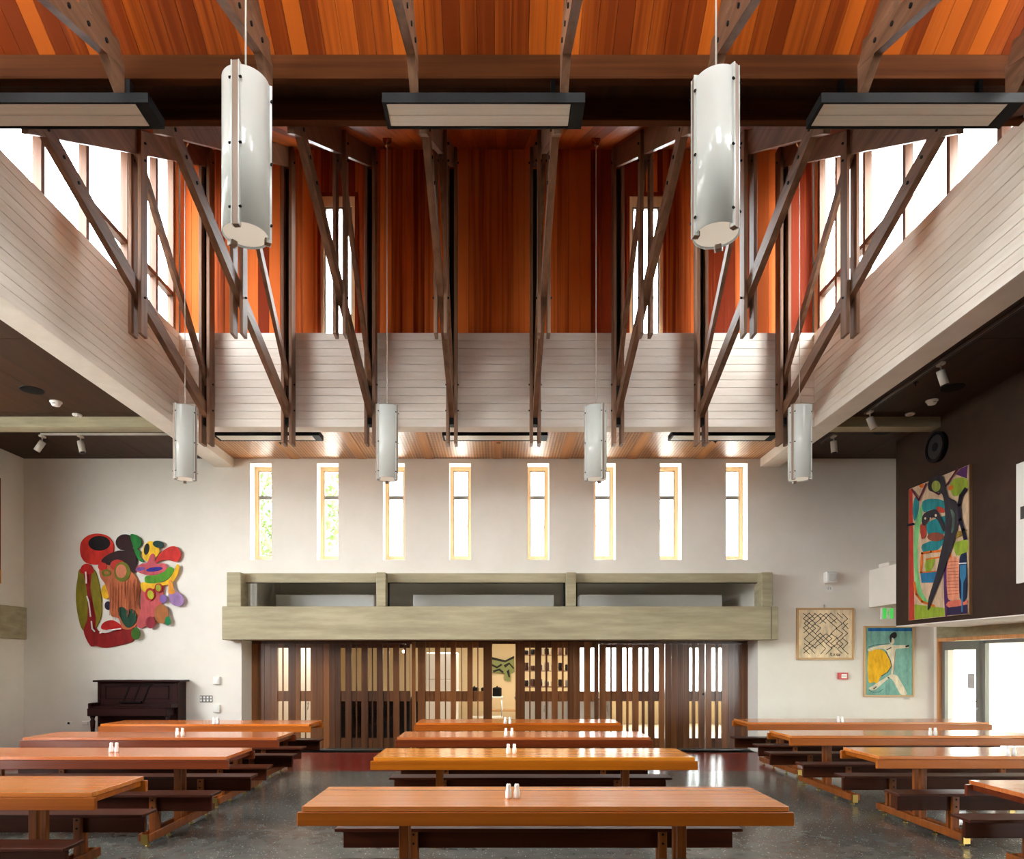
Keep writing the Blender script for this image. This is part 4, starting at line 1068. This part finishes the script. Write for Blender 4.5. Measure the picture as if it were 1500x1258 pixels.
# teal poster
t = thing('teal_poster', 'framed teal and yellow picture of a leaping bather beside the glass door', 'picture', (pX(1300, YW), YW, pZ(1018, YW)))
oX, oZ = t.location.x, t.location.z
def wP(p): return Vector((pX(1150 + p[0] / 5.72, YW) - oX, -.03, pZ(820 + p[1] / 5.72, YW) - oZ))
a, b2 = wP((668, 1132)), wP((1058, 568))
MB().box(a.x, b2.x, -.028, -.002, a.z, b2.z).build('backing', white_pl, t)
fw = .03
q = MB(); q.box(a.x, b2.x, -.045, -.002, a.z - fw, a.z).box(a.x, b2.x, -.045, -.002, b2.z, b2.z + fw).box(a.x - fw, a.x, -.045, -.002, a.z - fw, b2.z + fw).box(b2.x, b2.x + fw, -.045, -.002, a.z - fw, b2.z + fw); q.build('frame', pale_frame, t)
layers = [
    ('sea', (128, 178, 164), [[(668, 1132), (1058, 1132), (1058, 568), (668, 568)]]),
    ('deep', (36, 104, 164), [[(688, 597), (1056, 597), (1056, 572), (688, 572)]]),
    ('sun', (244, 180, 36), [P_([(690, 772), (740, 752), (800, 752), (842, 790), (880, 880), (860, 930), (792, 980), (766, 1040), (740, 1022), (690, 1012)], 4)]),
    ('skin', (226, 214, 188), [P_([(690, 745), (780, 718), (870, 706), (905, 715), (1020, 715), (1024, 735), (935, 745), (915, 762), (906, 860), (896, 962), (878, 965), (886, 880), (860, 800), (830, 752), (770, 745), (700, 766)], 3), P_([(850, 978), (880, 958), (930, 970), (962, 1020), (1012, 1120), (960, 1124), (902, 1022), (866, 992), (800, 1042), (740, 1092), (692, 1075), (720, 1058), (790, 1012)], 3), ell(888, 680, 20, 28)]),
    ('hair', (50, 46, 46), [P_([(872, 690), (868, 640), (890, 612), (920, 608), (928, 640), (905, 660), (888, 650), (882, 690)], 3)] + stroke([(1005, 725), (1026, 720)], 14) + stroke([(845, 752), (880, 735)], 8)),
    ('line', (70, 84, 90), stroke([(692, 730), (740, 715), (800, 706), (860, 704)], 5) + stroke([(836, 770), (872, 840), (884, 890), (850, 940), (800, 972)], 7) + stroke([(692, 1090), (730, 1110), (780, 1105), (815, 1080)], 4) + stroke([(735, 1080), (755, 1062)], 9) + stroke([(855, 985), (862, 990)], 12)),
    ('redline', (190, 96, 84), stroke([(915, 770), (906, 860), (898, 955)], 4)),
]
picture(t, layers, wP, (0, -1, 0), .0008)
# black diamond-line picture
t = thing('line_picture', 'framed cream picture of black zigzag diamonds on the far wall', 'picture', (pX(1207, YW), YW, pZ(966, YW)))
oX, oZ = t.location.x, t.location.z
a, b2 = wP((100, 828)), wP((560, 410))
MB().box(a.x, b2.x, -.028, -.002, a.z, b2.z).build('backing', white_pl, t)
q = MB(); q.box(a.x, b2.x, -.05, -.002, a.z - .015, a.z + .02).box(a.x, b2.x, -.05, -.002, b2.z - .02, b2.z + .015).box(a.x - .02, a.x + .015, -.05, -.002, a.z - .015, b2.z + .015).box(b2.x - .015, b2.x + .02, -.05, -.002, a.z - .015, b2.z + .015); q.build('frame', pale_frame, t)
zz = []
rz_ = random.Random(21)
for c_ in range(8):                 # hand-drawn zigzags that meet in rows of diamonds
    for ph in (0, 1):
        run = []
        for r_ in range(9):
            x = 152 + c_ * 46 + (47 if (r_ + ph) % 2 else -1) + rz_.uniform(-5, 5)
            y = 448 + r_ * 42 + rz_.uniform(-5, 5)
            gap = rz_.random() < .16 or (300 < x < 400 and 545 < y < 610)
            if gap or (y > 770 and 350 < x < 470):
                if len(run) > 1: zz.append(run)
                run = []
            else: run.append((x, y))
        if len(run) > 1: zz.append(run)
st = []
for pl in zz: st += stroke(pl, 5.5)
sig = stroke([(370, 800), (375, 780), (385, 785), (378, 800), (390, 805)], 5) + stroke([(398, 805), (405, 785), (412, 805)], 5) + stroke([(420, 785), (430, 805), (432, 785)], 5) + stroke([(440, 805), (445, 787), (450, 805), (458, 787)], 5)
picture(t, [('sand', (232, 212, 178), [[(100, 828), (560, 828), (560, 410), (100, 410)]]), ('ink', (50, 46, 40), st + sig)], wP, (0, -1, 0), .0008)
q = MB(); x = wP((322, 398)); q.cyl((x.x, -.02, x.z - .03), (x.x, -.02, x.z + .05), .012, n=8); q.build('hook', steel, t)

# ------------------------------------------------------------------ small wall fittings
def wallbox(nm, label, cat, u0, u1, v0, v1, dep, m, Y=YW, group=None, bev=.006):
    a = px(u0, v1, Y); b2 = px(u1, v0, Y)
    cx, cz = (a[0] + b2[0]) / 2, (a[2] + b2[2]) / 2; hw, hh = (b2[0] - a[0]) / 2, (b2[2] - a[2]) / 2
    t = thing(nm, label, cat, (cx, Y, cz), group=group)
    MB().bbox(-hw, hw, -dep, -.001, -hh, hh, bev).build('body', m, t)
    return t, hw, hh
t, hw, hh = wallbox('wall_socket', 'white power socket low on the wall, left of the piano leg', 'socket', 96, 106, 1056, 1062, .012, white_pl, group='sockets by the piano')
MB().box(-.02, .02, -.016, -.012, -.02, .02).build('plug_hole', black, t)
t, hw, hh = wallbox('wall_socket', 'white blank socket plate beside the piano leg', 'socket', 120, 130, 1056, 1062, .012, white_pl, group='sockets by the piano')
MB().box(hw - .01, hw - .004, -.014, -.012, -.03, .03).build('seam', black, t)
for (v0, v1, lab) in ((991, 1002, 'white switch box on the wall, upper of two left of the doors'), (1032, 1043, 'white switch box on the wall, lower of two left of the doors')):
    t, hw, hh = wallbox('switch_box', lab, 'switch', 313.5, 323, v0, v1, .05, white_pl, group='switch boxes left of the doors')
    MB().bbox(-hw * .6, hw * .6, -.056, -.05, -hh * .6, hh * .6, .002).build('rocker', white_pl, t)
t, hw, hh = wallbox('control_panel', 'grey control panel with eight pale buttons right of the piano', 'panel', 293, 311.5, 1018.5, 1028.5, .015, flat('panel_grey', (120, 116, 110), .5))
for r_ in range(2):
    for c_ in range(4):
        x = -hw + .026 + c_ * (2 * hw - .052) / 3; z = -hh * .45 + r_ * hh * .9
        MB().bbox(x - .018, x + .018, -.021, -.015, z - .02, z + .02, .002).build('button', white_pl, t)
t, hw, hh = wallbox('alarm_sounder', 'white alarm sounder box high on the far wall right of the beam', 'alarm', 1206, 1223, 838, 855, .12, white_pl, bev=.02)
MB().bbox(-hw * .6, hw * .6, -.135, -.12, -hh * .6, hh * .6, .006).build('grille', flat('grille_grey', (206, 202, 196), .6), t)
MB().cyl((.05, -.137, -.03), (.05, -.134, -.03), .015, n=10).build('lamp', flat('pale_lamp', (214, 210, 214), .3), t)
t, hw, hh = wallbox('paper_label', 'small paper label with pencil marks below the alarm sounder', 'label', 1208.5, 1220, 857, 867, .003, white_pl, bev=.001)
q = MB()
for sq in stroke([(-.04, .03), (-.035, -.02)], .006) + stroke([(-.015, .03), (0, .02), (-.012, 0), (-.01, -.02)], .006) + stroke([(.02, .02), (.04, .015), (.02, -.01), (.045, -.015)], .006): q.prism([(p[0], -.004, p[1]) for p in sq], (0, .0009, 0))
q.build('handwriting', flat('pencil', (120, 116, 112), .8), t)
t, hw, hh = wallbox('fire_call_point', 'small red fire alarm call point below the zigzag picture', 'alarm', 1226.5, 1240.5, 985, 995, .06, red_pl)
MB().bbox(-hw * .45, hw * .65, -.066, -.06, -hh * .6, hh * .6, .003).build('window', white_pl, t)
MB().box(-hw * .3, hw * .5, -.0675, -.066, -.006, .006).build('print', flat('print_grey', (150, 150, 150), .7), t)
t, hw, hh = wallbox('caption_card', 'tiny white caption card below the teal poster', 'card', 1323, 1333, 1021, 1025, .003, flat('card_white', (214, 208, 196), .7), bev=.001)
MB().box(-.04, .04, -.0036, -.003, -.008, .002).build('print', flat('print_grey', (150, 150, 150), .7), t)
# exit sign
a = px(1291, 906.5, 12.9)
t = thing('exit_sign', 'green and white running-man exit sign below the bulkhead', 'sign', (pX(1300, 12.9), 12.9, 2.81))
zt, zb_ = -.015, pZ(907, 12.9) - 2.81
MB().bbox(-.125, .125, -.02, .02, zb_, -.03, .004).build('box', white_pl, t)
MB().box(-.10, .10, -.023, -.0205, zb_ + .01, -.04).build('face', green_em, t)
q = MB(); q.box(-.032, .032, -.0245, -.023, zb_ + .012, -.042); q.build('door_symbol', white_pl, t)
q = MB(); hz = (zb_ - .03) / 2
fig = [ell(.012, hz + .055, .009, .010, n=10)] + stroke([(.008, hz + .04), (-.002, hz + .0)], .016) + stroke([(-.002, hz), (.016, hz - .018), (.008, hz - .045)], .009) + stroke([(-.004, hz), (-.014, hz - .022), (-.026, hz - .03)], .009) + stroke([(.006, hz + .034), (.024, hz + .02)], .007) + stroke([(.004, hz + .036), (-.016, hz + .024), (-.018, hz + .008)], .007)
for f_ in fig: q.prism([(p[0], -.0255, p[1]) for p in f_], (0, .0009, 0))
q.build('running_figure', green_em, t)
for sx in (-.08, .08): MB().cyl((sx, 0, -.03), (sx, 0, -.001), .006, n=6).build('hanger', steel, t)
# round speaker on the dark wall
t = thing('wall_speaker', 'round black speaker on the dark brown wall above the painting', 'speaker', (7.09, 11.0, 5.22))
q = MB(); q.cyl((-.06, 0, 0), (-.001, 0, 0), .235, n=32); q.build('body', black, t)
q = MB()
nseg = 32
for i in range(nseg):
    a0, a1 = 2 * math.pi * i / nseg, 2 * math.pi * (i + 1) / nseg
    q.prism([(-.075, .20 * math.cos(a0), .20 * math.sin(a0)), (-.075, .20 * math.cos(a1), .20 * math.sin(a1)), (-.075, .245 * math.cos(a1), .245 * math.sin(a1)), (-.075, .245 * math.cos(a0), .245 * math.sin(a0))], (.014, 0, 0))
q.build('rim', flat('gloss_black', (26, 24, 30), .15), t)
MB().cyl((-.064, 0, 0), (-.0605, 0, 0), .19, n=28).build('grille', flat('speaker_grille', (34, 30, 34), .6), t)
MB().cyl((-.072, 0, 0), (-.0642, 0, 0), .07, n=20).build('dust_cap', black, t)

# ------------------------------------------------------------------ ceiling fittings
def disc(nm, label, cat, u, v_, r, m, h_=.02, prof_=None, group=None, part='body'):
    Z = CZ - .006
    Y = (Z - H) / (V0 - v_) * F
    t = thing(nm, label, cat, (pX(u, Y), Y, Z), group=group)
    MB().lathe(prof_ or [(r * .9, -h_), (r, -h_ * .6), (r, -.001)], n=24).build(part, m, t)
    return t
sd = [(.025, -.075), (.055, -.065), (.065, -.045), (.07, -.02), (.085, -.018), (.085, -.001)]
t = disc('ceiling_speaker', 'black round ceiling speaker in the left dark ceiling', 'speaker', 47, 571, .16, black_matt, .008); MB().lathe([(.15, -.0095), (.15, -.008)], n=24).build('grille', black, t)
t = disc('ceiling_speaker', 'black round ceiling speaker in the right dark ceiling', 'speaker', 1395.5, 567.5, .16, black_matt, .008); MB().lathe([(.15, -.0095), (.15, -.008)], n=24).build('grille', black, t)
t = disc('ceiling_speaker', 'black round ceiling speaker behind the right cross beam', 'speaker', 1294, 632, .16, black_matt, .008); MB().lathe([(.15, -.0095), (.15, -.008)], n=24).build('grille', black, t)
for (u, v_, lab) in ((82, 590, 'white smoke detector in the left dark ceiling'), (1365, 588, 'white smoke detector in the right dark ceiling')):
    t = disc('smoke_detector', lab, 'detector', u, v_ - 2, .085, white_pl, prof_=sd)
    MB().box(-.02, .02, -.069, -.064, -.05, -.042).build('vent', black, t)
for (u, v_, lab) in ((113, 607, 'flat white sensor disc before the left cross beam'), (1333, 605.5, 'flat white sensor disc before the right cross beam')):
    t = disc('ceiling_sensor', lab, 'sensor', u, v_, .07, white_pl, .025)
    MB().lathe([(.02, -.03), (.025, -.025)], n=12).build('lens', flat('grille_grey', (206, 202, 196), .6), t)
t = disc('sprinkler_head', 'small dark sprinkler in the right dark ceiling', 'sprinkler', 1341, 560, .035, black, .01); MB().cyl((0, 0, -.05), (0, 0, -.01), .008, n=8).build('nozzle', black, t)
t = disc('sprinkler_head', 'small dark sprinkler in the perforated ceiling by the left heater', 'sprinkler', 411, 648, .035, black, .01); MB().cyl((0, 0, -.04), (0, 0, -.01), .008, n=8).build('nozzle', black, t)
t = disc('sprinkler_head', 'small dark sprinkler in the middle of the perforated ceiling', 'sprinkler', 730, 648, .04, flat('copper_cup', (150, 96, 60), .25, .8), .012); MB().cyl((0, 0, -.05), (0, 0, -.01), .008, n=8).build('nozzle', brass, t)
t = disc('sprinkler_head', 'small dark sprinkler in the perforated ceiling by the right heater', 'sprinkler', 1048, 646, .035, black, .01); MB().cyl((0, 0, -.04), (0, 0, -.01), .008, n=8).build('nozzle', black, t)
# spotlight tracks
def track(label, p0, p1):
    p0, p1 = Vector(p0), Vector(p1); t = thing('light_track', label, 'track', p0, group='spotlight tracks')
    d = p1 - p0
    if abs(d.x) > abs(d.y): MB().bbox(min(0, d.x), max(0, d.x), -.02, .02, -.04, -.001, .003).build('rail', spot_m, t); MB().box(min(0, d.x) + .02, max(0, d.x) - .02, -.008, .008, -.042, -.04).build('slot', black, t)
    else: MB().bbox(-.02, .02, min(0, d.y), max(0, d.y), -.04, -.001, .003).build('rail', flat('track_grey', (120, 112, 106), .4), t); MB().box(-.008, .008, min(0, d.y) + .02, max(0, d.y) - .02, -.042, -.04).build('slot', black, t)
Zc_ = CZ - .006
YT = 11.75
track('pale spotlight track behind the left cross beam', (pX(60, YT), YT, Zc_), (pX(262, YT), YT, Zc_))
XT = XI1 + BW + .34
track('grey spotlight track along the right beam', (XT, 5.0, Zc_), (XT, 10.75, Zc_))
track('short spotlight track behind the right cross beam', (XT, 11.35, Zc_), (XT, 12.2, Zc_))
def spot(label, loc, az, tilt):
    t = thing('spotlight', label, 'spotlight', loc, group='track spotlights')
    MB().bbox(-.03, .03, -.06, .06, -.035, -.001, .006).build('adapter', spot_m, t)
    MB().cyl((0, 0, -.03), (0, 0, -.11), .01, n=8).build('stem', spot_m, t)
    M = Matrix.Translation((0, 0, -.12)) @ Matrix.Rotation(R(az), 4, 'Z') @ Matrix.Rotation(R(tilt), 4, 'Y')
    q = MB(); q.cyl(M @ Vector((0, 0, .02)), M @ Vector((0, 0, -.17)), .052, n=20); q.build('head', spot_m, t)
    q = MB(); q.cyl(M @ Vector((0, 0, -.1702)), M @ Vector((0, 0, -.172)), .042, n=20); q.build('lens', black, t)
spot('grey track spotlight tilted left behind the left cross beam', (pX(62, YT), YT, Zc_ - .042), 180, -50 + 15)
spot('grey track spotlight pointing down behind the left cross beam', (pX(118, YT), YT, Zc_ - .042), 0, -12)
spot('grey track spotlight high on the right track', (XT, 8.9, Zc_ - .042), 0, -18)
spot('grey track spotlight just before the right cross beam', (XT, 10.6, Zc_ - .042), 0, -22)
spot('grey track spotlight behind the right cross beam', (XT, 11.75, Zc_ - .042), 0, -4)

# ------------------------------------------------------------------ outside, seen through glass
ground = MB().box(-80, 80, -60, 100, -.4, -.16).build('ground_outside', flat('pale_paving', (128, 126, 118), .9)); tag(ground, 'pale paving outside the hall', 'ground', kind='structure')
pale_clad = wood('pale_outside_boards', (92, 74, 66), (116, 96, 86), 'z', .7, .5)
for s, nm in ((-1, 'left'), (1, 'right')):
    t = thing('clad_wall', 'pale vertical boarded wall outside the %s clerestory' % nm, 'wall', (s * 9.0, 9.5, 6.0), kind='structure')
    for i in range(16): MB().box(-.06 if s < 0 else -.04, .04 if s < 0 else .06, -2 + i * .42 + .02, -2 + i * .42 + .40, 0, 4.6).build('board', pale_clad, t)
    MB().box(-.2 if s < 0 else .07, -.07 if s < 0 else .2, -2, 4.7, 0, 4.6).build('backing', pale_clad, t)
# pale building behind the slit windows
t = thing('grey_building', 'pale grey building faintly seen through the slit windows', 'building', (0, 32, 0))
MB().box(-16, 20, 0, 8, -.15, 8.1).build('wall', flat('far_wall_grey', (214, 216, 214), .9), t)
MB().box(-16.4, 20.4, -.4, 8.4, 8.1, 8.35).build('eave', flat('far_eave', (150, 152, 150), .9), t)
MB().prism([(-16.4, -.4, 8.35), (-16.4, 4, 10.2), (-16.4, 8.4, 8.35)], (36.8, 0, 0)).build('roof', flat('far_roof', (196, 198, 198), .8), t)
for i in range(9): MB().box(-14 + i * 3.8, -12.4 + i * 3.8, -.03, 0, 3.5, 5.6).build('window', flat('far_pane', (176, 184, 188), .3), t)
# tree behind the left slits
t = thing('leafy_tree', 'light green tree behind the leftmost slit windows', 'tree', (-8.6, 26.5, -.16))
q = MB(); q.cyl((0, 0, 0), (.1, 0, 5), .22, .14, n=10).cyl((.1, 0, 5), (-.9, .2, 8), .12, .05, n=8).cyl((.1, 0, 5), (1.1, -.2, 8.2), .12, .05, n=8).cyl((.1, 0, 4.5), (.2, .8, 8.5), .1, .05, n=8); q.build('trunk', flat('bark', (110, 96, 80), .9), t)
q = MB(); rr = random.Random(11)
for k in range(2600):
    a, b2 = rr.uniform(0, 2 * math.pi), rr.uniform(-1, 1); r_ = rr.uniform(.3, 1) ** .5
    c = Vector((math.cos(a) * math.sqrt(1 - b2 * b2) * 2.9 * r_, math.sin(a) * math.sqrt(1 - b2 * b2) * 2.4 * r_, 8.0 + b2 * 2.4 * r_))
    d1 = Vector((rr.uniform(-1, 1), rr.uniform(-1, 1), rr.uniform(-1, 1))).normalized(); d2 = d1.orthogonal().normalized()
    q.poly([c - d1 * .16, c + d2 * .07, c + d1 * .16, c - d2 * .07])
o = q.build('foliage', flat('leaf_green', (84, 108, 50), .8), t); o['kind'] = 'stuff'
# outside the right glazing
t = thing('white_column', 'white rendered column outside the grey glass door', 'column', (9.6, 13.0, -.16))
MB().bbox(-.15, .6, -.9, .5, 0, 2.85, .01).build('shaft', reveal, t)
MB().bbox(-.25, .7, -1.0, .6, 2.85, 3.04, .01).build('capital', reveal, t)
t = thing('garden_building', 'pale green roofed building outside at the right edge', 'building', (19.5, 22.0, -.16))
MB().box(-3, 4, -4, 4, 0, 2.6).build('wall', flat('pale_olive', (206, 208, 178), .9), t)
MB().prism([(-3.3, -4.3, 2.6), (-3.3, 0, 4.3), (-3.3, 4.3, 2.6)], (7.6, 0, 0)).build('roof', flat('olive_roof', (176, 182, 140), .8), t)
t = thing('garden_railing', 'white railing outside the right glazing', 'railing', (13.2, 15.4, -.16))
for i in range(9): MB().cyl((-1.6 + i * .45, 0, 0), (-1.6 + i * .45, 0, 1.05), .02, n=8).build('post', white_pl, t)
MB().cyl((-1.7, 0, 1.05), (2.1, 0, 1.05), .03, n=8).build('handrail', white_pl, t)
MB().cyl((-1.7, 0, .55), (2.1, 0, .55), .018, n=8).build('midrail', white_pl, t)

t = thing('added_canopy_right', 'added white flat canopy cutting sky light outside the right glazing', 'canopy', (10.4, 6.5, 2.9))  # canopy added to cut the sky light entering the right glazing
MB().bbox(-1.6, 3.4, -7.9, 7.2, 0, .25, .01).build('slab', reveal, t)
MB().bbox(3.4, 3.46, -7.9, 7.2, -.3, .3, .005).build('fascia', alu, t)

t = thing('added_canopy_left', 'added white flat canopy cutting sky light outside the left glazing', 'canopy', (-11.2, 6.2, 2.9))  # unseen canopy added to hold back light at the left glazing
MB().bbox(-1.6, 1.68, -6.5, 6.8, 0, .25, .01).build('slab', reveal, t)
MB().bbox(-1.66, -1.6, -6.5, 6.8, -.3, .3, .005).build('fascia', alu, t)

t = thing('added_garden_wall', 'added long pale wall blocking low sky outside the right glazing', 'wall', (17.0, 6.0, -.16), kind='structure')  # wall added outside to block the sky near the horizon
MB().box(-.15, .15, -14, 8, 0, 3.6).build('render_face', flat('pale_olive', (206, 208, 178), .9), t)
MB().bbox(-.22, .22, -14, 8, 3.6, 3.72, .01).build('coping', concrete, t)
